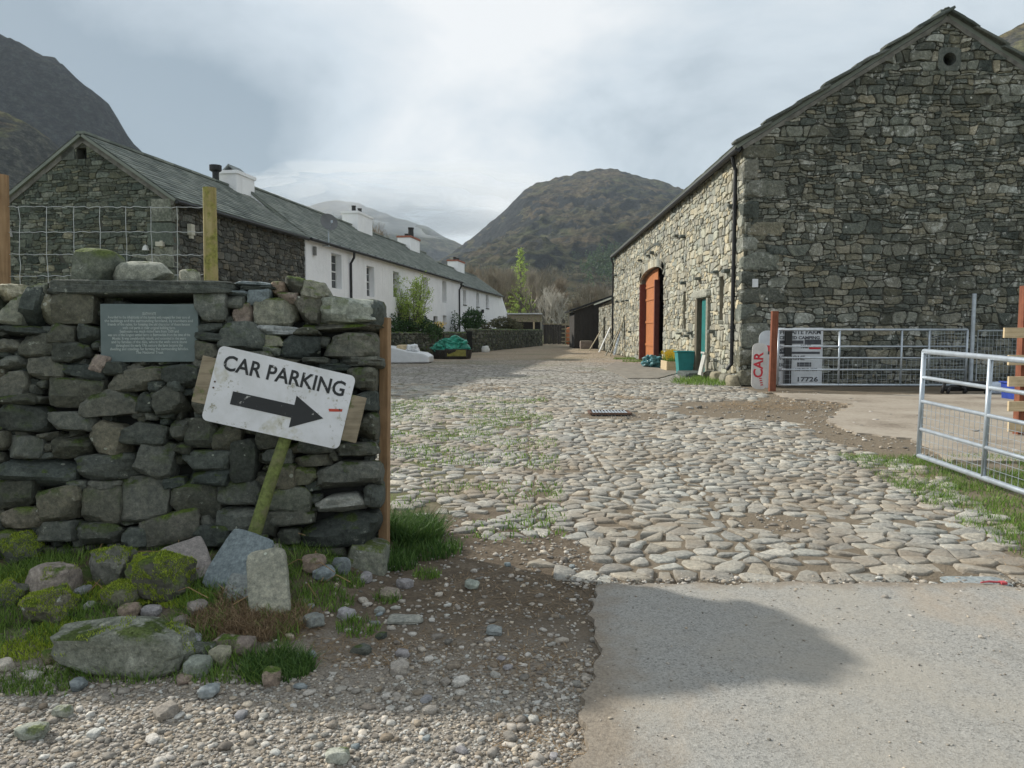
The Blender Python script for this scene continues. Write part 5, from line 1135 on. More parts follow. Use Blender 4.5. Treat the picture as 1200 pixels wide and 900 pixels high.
# the gate before the barn gable
GYf = 16.9
fg = empty('yard_gate', 'long galvanised five bar gate closed in front of the barn gable', 'gate'); a_ = yp(911, 451, GYf); b_ = yp(1131, 451, GYf); L = b_.x-a_.x
bars(fg, Vector((a_.x, GYf, a_.z)), X_, Z_, L, 1.3, [0, .35, .62, .88, 1.26], [0, L*.325, L*.655, L*.80, L], .024, (.05, L*.79, .02, .62), ms=.11)
g = G(); a2 = Vector((a_.x, GYf, a_.z)); u = L*.81
while u < L-.03: g.tube([tuple(a2+X_*u+Z_*.03), tuple(a2+X_*u+Z_*1.24)], .003, 4, False); u += .075
v = .05
while v < 1.24: g.tube([tuple(a2+X_*L*.805+Z_*v), tuple(a2+X_*(L-.02)+Z_*v)], .003, 4, False); v += .075
g.build('mesh_panel', M_galv, fg)
p = gp(906, 458); g = G(); g.box((p.x, p.y+.05, .87), (.14, .12, 1.86), Matrix.Rotation(R(.6), 3, 'Y')); tag(recenter(g.build('gate_post', M_wred, bevel=.006)), 'red-brown timber post at the left end of the yard gate', 'post')
p = yp(1137, 455, 17.4); g = G(); g.tube([(p.x, 17.4, 0), (p.x, 17.4, 2.22)], .045, 10); tag(recenter(g.build('steel_post', M_galv)), 'tall galvanised steel post rising behind the right end of the yard gate', 'post')
wpn = empty('mesh_fence', 'dark wire mesh panel right of the tall steel post', 'fence'); g = G(); x0 = p.x+.15
g.tube([(x0, 17.45, 0), (x0, 17.45, 1.36), (x0+3, 17.45, 1.36), (x0+3, 17.45, 0)], .02, 6); g.build('frame', M_galv, wpn); g = G(); u = x0
while u < x0+3: g.tube([(u, 17.45, .05), (u, 17.45, 1.34)], .0035, 4, False); u += .09
v = .08
while v < 1.34: g.tube([(x0, 17.45, v), (x0+3, 17.45, v)], .0035, 4, False); v += .09
g.build('mesh_panel', M_galv, wpn)
# farm notice board leaning on the gable
M_bd = plain('notice_board_white', (.50, .53, .56), .55, .12, 3); M_bk = plain('notice_lettering', (.05, .055, .065), .6, .3, 12)
nb = empty('farm_notice_board', 'large white farm notice board with dark lettering behind the yard gate', 'sign'); NY = 17.75
a_, b_ = yp(908, 384, NY), yp(963, 450, NY); wq, hq = b_.x-a_.x, a_.z-b_.z; nb.location = ((a_.x+b_.x)/2, NY, b_.z); nbn = Vector((0, -1, 0)); g = G()
g.box((0, .02, hq/2), (wq, .03, hq)); g.build('board', M_bd, nb)
def nt(t, u, v, h, wfit=None, m=None, off=.004):
    o = text(t, h, m or M_bk, 'lettering', nb, frame(Vector((u*wq, .003, v*hq)), X_, Z_, nbn), offset=off, ext=.002, align='LEFT')
    if wfit:
        co = [v_.co.x for v_ in o.data.vertices]; k_ = wfit*wq/(max(co)-min(co)); x0_ = min(co)
        for v_ in o.data.vertices: v_.co.x = u*wq+(v_.co.x-x0_)*k_
nt('THWAITE FARM', -.47, .92, .15, .92); nt('LICENSED CAMPING', -.47, .82, .10, .90); nt('CAMPING', -.47, .60, .12, .25); nt('TOILETS', .04, .665, .11, .22); nt('WELCOME', -.46, .46, .15, .60); nt('PLEASE', -.46, .34, .11, .22); nt('HUTS', -.46, .25, .09, .2); nt('NO FIRES PETS', -.05, .255, .09, .45); nt('H', -.46, .08, .15, .08); nt('17726', .0, .08, .15, .42)
def nbar(u0, u1, v0, v1, m=None):
    g = G(); g.box(((u0+u1)/2*wq, .0025, (v0+v1)/2*hq), ((u1-u0)*wq, .004, (v1-v0)*hq)); g.build('print_bar', m or M_bk, nb)
nbar(-.46, .10, .715, .775); nbar(.12, .46, .705, .79); nbar(.22, .46, .62, .67, plain('red_print', (.45, .02, .03), .6)); nbar(-.40, .44, .535, .575); nbar(-.02, .27, .31, .385)
nt('21-23', .14, .75, .12, .3, M_bd, .003)
g = G(); g.box((-.23*wq, -.05, hq*.5), (.16, .06, hq*1.02)); g.build('upright_bar', M_black, nb)
c1 = empty('car_board', 'white tall board with CAR painted in red leaning at the barn corner', 'sign'); q = gp(889, 456); c1.location = (q.x, q.y-.02, 0); rot = Matrix.Rotation(R(-8), 3, 'X') @ Matrix.Rotation(R(3), 3, 'Y')
cu_, cv_, cn_ = rot @ X_, rot @ Z_, rot @ Vector((0, -1, 0)); g = G(); hh = 1.08; ww = .36
g.prism([(x, y+hh/2) for x, y in rrect(ww, hh, .13, 6)], Vector(), cu_, cv_, cn_, -.02, 0); g.build('board', plain('grubby_white_board', (.55, .545, .52), .6, .15, 4), c1)
M_rp = plain('red_brush_paint', (.50, .035, .05), .6, .2); text('CAR', .30, M_rp, 'lettering', c1, frame(cv_*.56+cu_*-.02+cn_*.002, cv_, -cu_, cn_), offset=.008, ext=.001)
for i in range(4): g = G(); cc_ = cv_*(.1+.05*i)+cu_*(.06-.012*i)+cn_*.002; g.prism([(-.03, -.015), (.035, -.005), (.03, .02), (-.025, .012)], cc_, cu_, cv_, cn_, 0, .002); g.build('paint_dab', M_rp, c1)
c2 = empty('arched_board', 'arched white board with red and black print behind the CAR board', 'sign'); q = yp(899, 452, 17.55); c2.location = (q.x, 17.6, 0); g = G(); ww, hh = .42, 1.38
g.prism([(x, y+hh/2) for x, y in rrect(ww, hh, .19, 6)], Vector(), cu_, cv_, cn_, -.02, 0); g.build('board', M_bd, c2)
for v0, v1, u0, u1, m in ((.88, 1.02, -.18, .05, M_rp), (.80, .88, -.12, .1, M_bk)): g = G(); g.prism([(u0, v0), (u1, v0), (u1, v1), (u0, v1)], Vector(), cu_, cv_, cn_, .0006, .002); g.build('print_bar', m, c2)
for i in range(3): g = G(); g.prism([(-.15+.03*math.cos(t), .68-.16*i+.03*math.sin(t)) for t in np.linspace(0, 5.6, 9)], Vector(), cu_, cv_, cn_, .0006, .002); g.build('bullet', M_bk, c2)
# black scrap frame and container by the gate
g = G(); q = gp(1138, 462)
for x0, x1, h in ((-.62, -.1, .28), (-.15, .45, .24), (.3, .62, .2), (-.5, .5, .16)): g.tube([(q.x+x0, q.y, .03), (q.x+x0+.12, q.y+.1, h), (q.x+x1-.12, q.y+.1, h), (q.x+x1, q.y, .03)], .035, 8)
g.tube([(q.x-.5, q.y+.2, .1), (q.x+.5, q.y+.2, .1)], .05, 8); tag(recenter(g.build('metal_frame', M_black, smooth=True)), 'low heap of black bent metal bars behind the gates', 'metal frame')
q = gp(1168, 462); g = G(); rock(g, (q.x, q.y, .14), (.34, .26, .26), k=4, cuts=3, amp=.05, n=6, seed=3); tag(recenter(g.build('feed_sack', plain('pale_blue_plastic', (.45, .52, .62), .5), smooth=True)), 'pale blue sack on the ground beside the black metal frame', 'sack')
q = gp(1190, 468); g = G(); g.box((q.x+.2, q.y, .16), (.7, .4, .32), None, .5, 1.06); g.box((q.x+.2, q.y, .335), (.8, .48, .03)); tag(recenter(g.build('plastic_crate', plain('blue_plastic', (.02, .05, .28), .5), bevel=.01)), 'dark blue plastic crate behind the pale rails', 'crate')
# timber rail fence at the right edge
tf = empty('timber_rails', 'brown post with pale timber rails at the right edge behind the open gate', 'fence'); TY = 9.6
q = yp(1197, 400, TY); g = G(); g.box((q.x+.03, TY, .93), (.11, .11, 2.0)); g.build('post', M_wred, tf, bevel=.005)
for yt in (384, 416, 441, 470, 494): 
    qq = yp(1176 if yt < 400 else 1181, yt+6, TY-.08); g = G(); g.box((qq.x+.8, TY-.085, qq.z), (1.6, .035, .13)); g.build('rail', M_wpale, tf, bevel=.003)
q = gp(1165, 687); g = G(); g.tube([(q.x-.07, q.y, .02), (q.x-.02, q.y+.01, .022), (q.x+.05, q.y, .02)], [.004, .006, .005], 8); g.box((q.x+.045, q.y, .02), (.03, .03, .012)); tag(recenter(g.build('plastic_tag', plain('pink_red_plastic', (.42, .07, .08), .6))), 'small pink-red plastic scrap lying on the cobbles at right', 'litter')
q = gp(1140, 688); 
# drain grating
dg_ = empty('drain_grating', 'rusty iron drain grating set in the cobbles', 'drain'); q = gp(714, 485); dg_.location = (q.x, q.y, .0); g = G()
for x0, y0, sx_, sy_ in ((0, -.22, .66, .04), (0, .22, .66, .04), (-.32, 0, .04, .4), (.32, 0, .04, .4)): g.box((x0, y0, .026), (sx_, sy_, .03))
g.build('frame', M_rust, dg_)
for i in range(11): g = G(); g.box((-.26+i*.052, 0, .03), (.022, .40, .024)); g.build('bar', M_galv, dg_)
g = G(); g.box((0, 0, -.01), (.6, .4, .02)); g.build('pit_dark', M_black, dg_)  # black plate under the bars, colour standing for the drain's shaded depth

# things along the barn wall
q = Vector((0, 23.1, 0)); bn = empty('plastic_bin', 'teal tapered plastic bin standing by the barn side door', 'bin'); bn.location = (4.98, q.y, 0); g = G()
g.add([(x*s_, y*s_, z) for z, s_ in ((0, .20), (.72, .27)) for x, y in ((-1, -1), (1, -1), (1, 1), (-1, 1))]+[(x*.235, y*.235, .72) for x, y in ((-1, -1), (1, -1), (1, 1), (-1, 1))]+[(x*.18, y*.18, .1) for x, y in ((-1, -1), (1, -1), (1, 1), (-1, 1))], [(3, 2, 1, 0), (0, 1, 5, 4), (1, 2, 6, 5), (2, 3, 7, 6), (3, 0, 4, 7)]+[(4+i, 4+(i+1) % 4, 8+(i+1) % 4, 8+i) for i in range(4)]+[(8+i, 8+(i+1) % 4, 12+(i+1) % 4, 12+i) for i in range(4)]+[(12, 13, 14, 15)]); g.build('tub', M_binteal, bn)
g = G(); g.tube([(x*.285, y*.285, .71) for x, y in ((-1, -1), (1, -1), (1, 1), (-1, 1), (-1, -1))], .02, 6); g.build('rim', M_binteal, bn)
pl_ = empty('flower_trough', 'pale wooden trough of yellow daffodils against the barn wall', 'planter'); q = Vector((0, 25.5, 0)); pl_.location = (4.98, q.y, 0); g = G()
for c_, s_ in (((0, -.55, .17), (.36, .04, .30)), ((0, .55, .17), (.36, .04, .30)), ((-.18, 0, .17), (.04, 1.1, .32)), ((.18, 0, .17), (.04, 1.1, .32))): g.box(c_, s_)
g.build('trough', M_wpale, pl_); g = G(); g.box((0, 0, .24), (.32, 1.06, .1)); g.build('soil', M_core, pl_)
g = G(); g2 = G(); rs = random.Random(6)
blades(g, [(rs.uniform(-.14, .14), rs.uniform(-.5, .5), .26) for _ in range(260)], (.1, .34), .014, rs, .5); g.build('leaves', M_grass, pl_)
for i in range(60):
    x, y, z = rs.uniform(-.18, .18), rs.uniform(-.52, .52), rs.uniform(.42, .68)
    for k in range(6): a = k*1.047; g2.add([(x, y, z), (x+.05*math.cos(a-.4), y+.03*math.sin(a-.4), z+.05*math.sin(a)), (x+.075*math.cos(a), y+.04*math.sin(a), z+.075*math.sin(a)), (x+.05*math.cos(a+.4), y+.03*math.sin(a+.4), z+.05*math.sin(a+.3))], [(0, 1, 2, 3)], rs.random())
g2.build('flowers', M_yel, pl_)
def crumple(name, label, cat, c, size, mat, seed, amp=.35):
    g = G(); rock(g, c, size, k=2.6, cuts=9, amp=amp, n=14, seed=seed, fr=2.6); return tag(recenter(g.build(name, mat)), label, cat)
M_tarp = plain('blue_green_tarpaulin', (.07, .20, .22), .45, .35, 7)
q = Vector((0, 27.4, 0)); crumple('tarpaulin', 'crumpled blue-green tarpaulin bundle dumped by the cart door', 'tarpaulin', (4.75, q.y, .22), (.75, 1.1, .52), M_tarp, 8)
q = Vector((0, 21.9, 0)); g = G(); rock(g, (4.95, q.y+.1, .07), (.62, 1.25, .16), k=12, cuts=1, amp=.02, n=6, seed=5); tag(recenter(g.build('door_step', M_quoin)), 'flat stone step below the teal side door', 'step')
g = G(); g.box((4.98, 20.75, .42), (.05, .36, .62), Matrix.Rotation(R(12), 3, 'Y')); g.box((5.0, 20.75, .74), (.06, .4, .05), Matrix.Rotation(R(12), 3, 'Y')); tag(recenter(g.build('leaning_board', plain('pale_slab', (.40, .40, .37), .8))), 'pale flat slab leaning on the wall right of the side door', 'slab')
ld = empty('ladder', 'short pale ladder leaning at the far end of the barn wall', 'ladder'); ld.location = (5.0, 41.6, 0); rot = Matrix.Rotation(R(14), 3, 'Y')
for yk in (-.25, .25): g = G(); g.tube([(0, yk, 0), tuple(rot @ Vector((0, 0, 1.35))+Vector((0, yk, 0)))], .035, 6); g.build('stile', M_galv, ld)
for i in range(5): g = G(); c_ = rot @ Vector((0, 0, .15+.26*i)); g.tube([(c_.x, -.25, c_.z), (c_.x, .25, c_.z)], .028, 6); g.build('rung', M_galv, ld)
for lab, yk, hh, tlt, m, wd, nm in (('long grey plank propped beside the ladder on the barn wall', 39.6, 2.0, 20, M_wgrey, .28, 'plank'), ('second grey plank crossing behind the propped plank', 40.4, 1.9, 26, M_lean, .22, 'plank'), ('white board leaning by the lean-to wall', 47.5, 1.75, 24, M_frame, .45, 'leaning_board'), ('grey weathered board leaning beyond the white board', 51.5, 2.0, 30, M_wgrey, .5, 'leaning_board')):
    rot = Matrix.Rotation(R(tlt), 3, 'Y'); xb = 5.22-hh*math.sin(R(tlt)) if yk < 45 else 5.45-hh*math.sin(R(tlt)); g = G(); g.box(Vector((xb, yk, 0))+rot @ Vector((0, 0, hh/2)), (.045, wd, hh), rot); g.box(Vector((xb, yk, 0))+rot @ Vector((.03, 0, hh*.7)), (.02, wd*.8, .08), rot); tag(recenter(g.build(nm, m)), lab, 'plank' if nm == 'plank' else 'board')
q = gp(688, 404); g = G(); rock(g, (4.6, 56, .32), (.95, .8, .62), k=12, cuts=1, amp=.03, n=4, seed=3); tag(recenter(g.build('stone_block', M_pink)), 'pale brick block before the black shed', 'block')

# lean-to, black shed and end of the lane
lt = empty('stone_lean_to', 'low stone outbuilding joined to the far end of the barn', 'outbuilding')
stone_wall('front_wall', lt, [(0, 0), (10.5, 0), (10.5, 3.15), (0, 3.4)], Vector((5.5, 44.75, 0)), Y_, Z_, -X_, [(.8, 1.6, .001, 2.6), (6.0, 7.2, .001, 2.3)], (.15, .32), (.3, .6), M_lean, M_mort_l, .04, .012, 71, nparts=70)
g = G(); g.prism([(-.2, -.1), (11, -.1), (11, 4.5), (-.2, 4.5)], Vector((5.25, 44.7, 3.32)), Y_, Vector((.94, 0, .33)).normalized(), Vector((-.33, 0, .94)).normalized(), 0, .1); g.build('roof', M_roof, lt)
g = G(); g.box((7.5, 50, 1.4), (.1, 10, 2.8)); g.build('back_wall', M_core, lt)
g = G(); g.tube([(5.36, 45.3, 3.3), (5.36, 45.3, .1)], .06, 8); g.build('downpipe', M_frame, lt)
bs = empty('black_shed', 'black timber shed with sloping roof at the end of the lane', 'shed')
g = G(); g.prism([(0, 0), (5.2, 0), (5.2, 4.7), (0, 2.9)], Vector((3.75, 57, 0)), X_, Z_, Vector((0, -1, 0)), -6, 0); g.build('wall', M_wdark, bs)
for i in range(14): gi = G(); x = .02+i*.37; gi.prism([(x, 0), (x+.33, 0), (x+.33, 2.85+(x+.33)*.345), (x, 2.85+x*.345)], Vector((3.75, 57, 0)), X_, Z_, Vector((0, -1, 0)), .004, .03); gi.build('board', M_wdark, bs)
g = G(); g.prism([(-.4, -.4), (5.8, -.4), (5.8, 6.3), (-.4, 6.3)], Vector((3.75, 57, 2.98)), Vector((.945, 0, .327)).normalized(), Y_, Vector((-.327, 0, .945)), 0, .12); g.build('roof', M_black, bs)
fe = empty('board_fence', 'dark upright board fence closing the far end of the lane', 'fence')
for i in range(16): gi = G(); gi.box((1.9+i*.165, 76, 1.0+.03*(i % 3)), (.155, .04, 2.0)); gi.build('board', M_wdark, fe)
gi = G(); gi.box((3.1, 75.95, 2.08), (2.7, .08, .1)); gi.build('cap_rail', M_wgrey, fe)
fg2 = empty('rail_gate', 'weathered barred gate left of the black shed', 'gate'); q0, q1 = yp(658, 400, 72), yp(676, 400, 72)
for z in (.35, .75, 1.15, 1.55, 1.95): gi = G(); gi.box(((q0.x+q1.x)/2, 72, z), (q1.x-q0.x, .06, .10)); gi.build('rail', M_wgrey, fg2)
for x in (q0.x+.4, (q0.x+q1.x)/2+.1, q1.x): gi = G(); gi.box((x, 72.07, 1.1), (.1, .07, 2.15)); gi.build('upright', M_wgrey, fg2)
q = yp(667, 395, 73.5); g = G(); rock(g, (q.x, 73.5, .85), (.75, .5, 1.7), k=5, cuts=3, amp=.08, n=6, seed=4); tag(recenter(g.build('orange_sack', plain('orange_plastic', (.42, .14, .05), .6), smooth=True)), 'orange sack standing behind the barred gate', 'sack')
sh2 = empty('open_shed', 'open fronted shed with pale metal roof beyond the garden wall', 'shed'); c0_ = yp(617, 372, 75)
g = G(); g.prism([(-2.0, 0), (1.6, 0), (1.6, .10), (-2.0, .10)], Vector((c0_.x, 75, 3.05)), X_, Z_, Vector((0, -1, .06)).normalized(), -3.4, .3); g.build('roof', plain('pale_roof_sheet', (.55, .57, .58), .5, .1), sh2)
for i, z in enumerate((2.9, 2.72, 2.54, 2.36)): gi = G(); gi.box((c0_.x-.2, 75, z), (3.5, .05, .165)); gi.build('fascia_board', M_wgrey, sh2)
for x, m in ((-1.9, M_wgrey), (.75, M_wpale), (1.5, M_lean)): gi = G(); gi.box((c0_.x+x, 75.05, 1.25), (.16, .14, 2.5)); gi.build('post', m, sh2)
gi = G(); gi.box((c0_.x-.2, 77.8, 1.2), (3.5, .1, 2.4)); gi.build('back_wall', M_wdark, sh2)

# ------------------------------------------------------------------ garden in front of the white house
def gwall(name, label, a, b, h, seed):
    a, b = Vector((*a, 0)), Vector((*b, 0)); U = (b-a).normalized(); N = Vector((U.y, -U.x, 0)); L = (b-a).length; e_ = empty(name, label, 'wall')
    stone_wall('face', e_, [(0, 0), (L, 0), (L, h), (0, h)], a, U, Z_, N, [], (.12, .26), (.2, .5), M_garden, M_core, .05, .014, seed, nparts=110)
    g = G(); g.prism([(0, 0), (L, 0), (L, h-.02), (0, h-.02)], a, U, Z_, N, -.5, -.01); g.build('core', M_core, e_)
    rs = random.Random(seed); s_ = 0
    gs = G()
    while s_ < L:
        wd = rs.uniform(.25, .5); rock(gs, a+U*(s_+wd/2)-N*.22+Z_*(h+.05), (.55, wd*.97, rs.uniform(.14, .26)), k=4, cuts=5, amp=.08, n=3, seed=int(s_*100), rot=Matrix((N, U, Z_)).transposed()); s_ += wd
    gs.build('coping_stones', M_garden, e_, kind='stuff', smooth=True)
    return e_
gwall('garden_wall', 'mossy dark stone garden wall behind the white bundle', (-7.8, 31.5), (-3.65, 46.3), 1.15, 81)
gwall('garden_wall', 'dark stone garden wall running on to the open shed', (-3.35, 45.9), (1.55, 68.4), 1.35, 82)
def leaves(g, c, rad, n, sz, rs, shell=.45, lump=.3, o=0):
    c = Vector(c)
    for _ in range(n):
        d = Vector((rs.gauss(0, 1), rs.gauss(0, 1), rs.gauss(0, 1))).normalized(); k = (shell+(1-shell)*rs.random()**.6)*(1+lump*2*noise.noise(d*2.2+Vector((o, 0, 0))))
        p = c+Vector((d.x*rad[0], d.y*rad[1], d.z*rad[2]))*k
        a = Vector((rs.gauss(0, 1), rs.gauss(0, 1), rs.gauss(0, 1))).normalized()*sz*rs.uniform(.6, 1.3); b = a.orthogonal().normalized()*sz*.55; 
        g.add([tuple(p-a), tuple(p+b), tuple(p+a), tuple(p-b)], [(0, 1, 2, 3)], rs.random())
rs = random.Random(12)
def bush(name, label, parts, mat, sz, stem=True):
    e_ = empty(name, label, 'bush'); c = parts[0][0]; e_.location = (c[0], c[1], 0); g = G()
    for i, (cc_, rad, n_) in enumerate(parts): leaves(g, Vector(cc_)-Vector((c[0], c[1], 0)), rad, n_, sz, rs, o=i*5+len(name))
    g.build('foliage', mat, e_); g = G()
    for i in range(7): a = rs.uniform(0, 6.28); r_ = parts[0][1][0]*.5; g.tube([(0, 0, 0), (r_*.4*math.cos(a), r_*.4*math.sin(a), c[2]*.6), (r_*math.cos(a), r_*math.sin(a), c[2])], [.03, .02, .01], 5)
    g.build('stems', M_trunk, e_); return e_
p = lambda x, y, Y: tuple(yp(x, y, Y))
bush('evergreen_hedge', 'dark evergreen hedge on the garden wall below the lime shrub', [(p(470, 388, 39.5), (1.0, .8, .75), 1900), (p(492, 386, 40.5), (.9, .8, .7), 1600), (p(452, 384, 38.5), (.8, .8, .8), 1300), (p(508, 388, 41.5), (.5, .5, .5), 500)], M_ever, .085)
bush('clipped_bush', 'rounded green bush against the cottage downpipe', [(p(554, 374, 50.5), (.8, .7, .7), 1500), (p(548, 380, 50), (.5, .5, .5), 400)], M_ever, .08)
bush('brown_bush', 'low brown bush under the rounded green one', [(p(562, 385, 51.5), (1.0, .6, .5), 1100)], M_olive, .08)
bush('clipped_bush', 'wide low green hedge bush at the far garden wall', [(p(590, 379, 58.5), (1.15, .8, .5), 1700), (p(602, 383, 60), (.8, .6, .45), 700)], M_olive, .08)
bush('climber', 'thin climbing plant on the white wall by the door', [(tuple(HA+HU*31.3+HN*.4+Z_*1.9), (.35, .5, .9), 260)], M_ever, .07)
sb = empty('lime_shrub', 'tall airy shrub with fresh lime green leaves before the white farmhouse', 'shrub'); c0_ = yp(483, 385, 39.8); sb.location = (c0_.x, c0_.y, 0); g = G(); gl = G(); rs = random.Random(14)
for i in range(30):
    a = rs.uniform(0, 6.283); sp_ = rs.uniform(.2, 1.5); hh = rs.uniform(2.7, 4.5)-.35*sp_; b_ = Vector((.25*math.cos(a), .25*math.sin(a), .6)); e_ = Vector((sp_*math.cos(a), sp_*math.sin(a)*.8, hh)); m_ = (b_+e_)/2+Vector((0, 0, .3))
    g.tube([b_, m_, e_], [.028, .018, .008], 5, False)
    for k in range(9):
        t = rs.uniform(.35, .95); q = b_.lerp(e_, t)+Vector((0, 0, .5*t*(1-t))); d = Vector((rs.gauss(0, .35), rs.gauss(0, .35), rs.uniform(.2, .6))); g.tube([q, q+d], [.009, .004], 4, False)
        for _ in range(16): leaves(gl, q+d*rs.uniform(.3, 1.1), (.13, .13, .13), 1, .045, rs, 0)
    for _ in range(8): leaves(gl, e_+Vector((0, 0, -.1)), (.24, .24, .4), 6, .055, rs, 0)
g.build('stems', M_trunk, sb); gl.build('foliage', M_leaf, sb)
g = G(); fl = G(); c0_ = Vector(yp(515, 381, 42.5)); q = empty('flower_pot', 'pot of yellow flowers on the garden wall by the farmhouse door', 'planter'); q.location = (c0_.x, c0_.y, c0_.z-.35); g.tube([(0, 0, -.12), (0, 0, .22)], [.2, .28], 12); g.build('pot', M_lean, q)
leaves(fl, (0, 0, .38), (.36, .3, .22), 150, .05, rs, .3); fl.build('flowers', M_yel, q)
# white wrapped bundle and green tarp heap
wb = empty('wrapped_bundle', 'large white plastic wrapped bundle lying before the garden wall', 'bundle'); Yb = 30.5
P_ = [yp(a, b, Yb) for a, b in ((420, 421), (503, 420), (503, 413), (496, 409), (478, 406.5), (455, 401), (420, 398))]; ob = P_[1]; wb.location = (ob.x, Yb, 0)
g = G(); zb = min(q.z for q in P_); poly = [(q.x-ob.x, max(.0, q.z-zb)) for q in P_]; g.prism(poly, Vector(), X_, Z_, Vector((0, -1, 0)), -1.5, 0); M_plas = plain('white_plastic_wrap', (.66, .68, .70), .35, .08, 3, bump=.3); o = g.build('wrapped_slab', M_plas, wb, bevel=.05)
g = G(); q = yp(484, 406, Yb+.5)-Vector((ob.x, Yb, zb)); rock(g, (q.x, .5, q.z), (.7, .7, .55), k=2.4, cuts=9, amp=.3, n=9, seed=6, fr=2.5); g.build('loose_wrap', M_plas, wb)
g = G(); q = yp(473, 404, Yb+.6)-Vector((ob.x, Yb, zb)); rock(g, (q.x, .6, q.z), (.62, .6, .35), k=6, cuts=4, amp=.1, n=6, seed=7); g.build('cardboard', M_wpale, wb)
tb = empty('tarp_tub', 'dark tub heaped with green plastic sheeting by the garden wall', 'tub'); q = gp(530, 417); Yt = 36.0; q = yp(530, 417, Yt); tb.location = (q.x, Yt, 0); zq = q.z
g = G(); g.tube([(0, 0, 0), (0, 0, .45)], [.9, 1.0], 18); g.box((.25, -.75, .28), (1.05, .35, .42)); g.build('tub', M_wdark, tb, bevel=.02)
g = G(); g.box((.3, -.94, .3), (.9, .02, .3)); g.build('yellow_label', plain('olive_yellow', (.20, .19, .04), .6, .3), tb)
g = G(); rock(g, (0, -.1, .62), (1.75, 1.5, .9), k=2.3, cuts=12, amp=.35, n=14, seed=9, fr=3.0); g.build('sheeting', plain('green_plastic_sheet', (.03, .25, .18), .4, .5, 6), tb)
loose('white_stone', 'white painted stone at the foot of the far garden wall', (*yp(569, 411, 47.0)[:2], .18), (.55, .4, .5), M_frame, 5, n=6)

# ------------------------------------------------------------------ trees
def tree_mesh(seed, h, spread, depth=5, r0=.16, up=.35, trunk=.25, multi=1):
    rs = random.Random(seed); gt_ = G(); gb = G()
    def grow(p, d, L, r, lv):
        n_ = 3; pts = [p]; dd = d
        for i in range(n_):
            dd = (dd+Vector((rs.gauss(0, .13), rs.gauss(0, .13), rs.gauss(0, .08)+.05))).normalized(); pts.append(pts[-1]+dd*L/n_)
        (gt_ if lv <= 1 else gb).tube(pts, [r*(1-.45*i/n_) for i in range(n_+1)], 6 if lv < 2 else 3, False)
        if lv >= depth: return
        k = 3 if lv < 3 else 4
        for i in range(k):
            t = rs.uniform(.4, 1.0) if i else 1.0; q = pts[0].lerp(pts[-1], t) if t < 1 else pts[-1]; idx = min(n_-1, int(t*n_)); q = pts[idx].lerp(pts[idx+1], t*n_-idx) if t < 1 else pts[-1]
            a = rs.uniform(0, 6.28); ax = Vector((math.cos(a), math.sin(a), rs.uniform(-.1, .5))); nd = (dd*(1.0 if i else 1.6)+ax*spread+Vector((0, 0, up))).normalized()
            grow(q, nd, L*rs.uniform(.58, .82), r*(.55 if i else .66), lv+1)
    for m_ in range(multi):
        a = rs.uniform(0, 6.28); grow(Vector((0, 0, 0)), (Vector((0, 0, 1))+(Vector((math.cos(a), math.sin(a), 0))*.35 if multi > 1 else Vector((0, 0, 0)))).normalized(), h*trunk, r0, 0)
    mz = max(v[2] for v in gb.v); k = h/mz
    for G_ in (gt_, gb): G_.v = [(v[0]*k, v[1]*k, v[2]*k) for v in G_.v]
    return gt_, gb
protos = []
for i, (sd_, h, sp_, mt, mu) in enumerate(((1, 9, .75, M_twig, 1), (2, 8, .85, M_twigr, 2), (3, 10, .7, M_twig, 1), (4, 7, .9, M_twigp, 2))):
    a, b = tree_mesh(sd_, h, sp_, 6, .15, multi=mu); ta = a.build('trunk', M_trunk if mt is not M_twigp else M_twigp); tb_ = b.build('crown', mt); protos.append((ta, tb_, h))
rs = random.Random(33)
spots = [(552, 84, 8.0, 1), (563, 96, 10.5, 1), (576, 88, 9.5, 0), (588, 92, 10.0, 1), (597, 100, 10.5, 1), (628, 86, 9.2, 2), (640, 92, 10.2, 0), (655, 80, 6.6, 3), (664, 96, 9.0, 1), (676, 90, 7.5, 0), (690, 98, 8.0, 1), (705, 104, 8.5, 2), (617, 104, 9.5, 1), (648, 108, 9.5, 1), (720, 110, 8, 1), (540, 105, 10, 0), (446, 62, 11.0, 0), (452, 66, 11.5, 1)]
desc = ['bare brown tree behind the cottage end, first of the row', 'tall reddish bare tree above the cottage roof', 'bare grey tree rising left of the lime green larch', 'reddish bare tree just left of the lime green larch', 'twiggy bare tree close behind the open shed', 'tall bare tree right of the lime green larch', 'broad bare tree behind the dark board fence', 'small silvery bare tree standing out over the board fence', 'reddish bare tree right of the silvery tree', 'bare tree above the black shed roof, left side', 'low bare tree over the middle of the black shed', 'bare tree next to the barn gutter at the lane end', 'faint bare tree directly behind the larch', 'faint bare tree between the fence and the fell', 'faint bare tree behind the barn end', 'bare tree mostly behind the cottage chimney', 'bare tree top between the farmhouse chimneys', 'second bare tree top right behind the farmhouse ridge']
first = set()
for (x, Y, h, k), lb in zip(spots, desc):
    e_ = empty('bare_tree', lb, 'tree', 'bare trees beyond the lane'); q = yp(x, 400, Y); e_.location = (q.x if Y > 70 else q.x, Y, -.1); s_ = h/protos[k][2]; e_.scale = (s_*rs.uniform(.85, 1.1), s_, s_); e_.rotation_euler.z = rs.uniform(0, 6.28)
    for pr in protos[k][:2]:
        o = pr if pr.name not in first and pr.parent is None else pr.copy()
        if o is pr: first.add(pr.name)
        else: COL.objects.link(o)
        o.parent = e_
lc = empty('larch_tree', 'slender larch in fresh lime green leaf beyond the cottage', 'tree'); q = yp(610, 400, 90); lc.location = (q.x, 90, -.1); g = G(); gl = G(); rs = random.Random(9); hh = 11.6
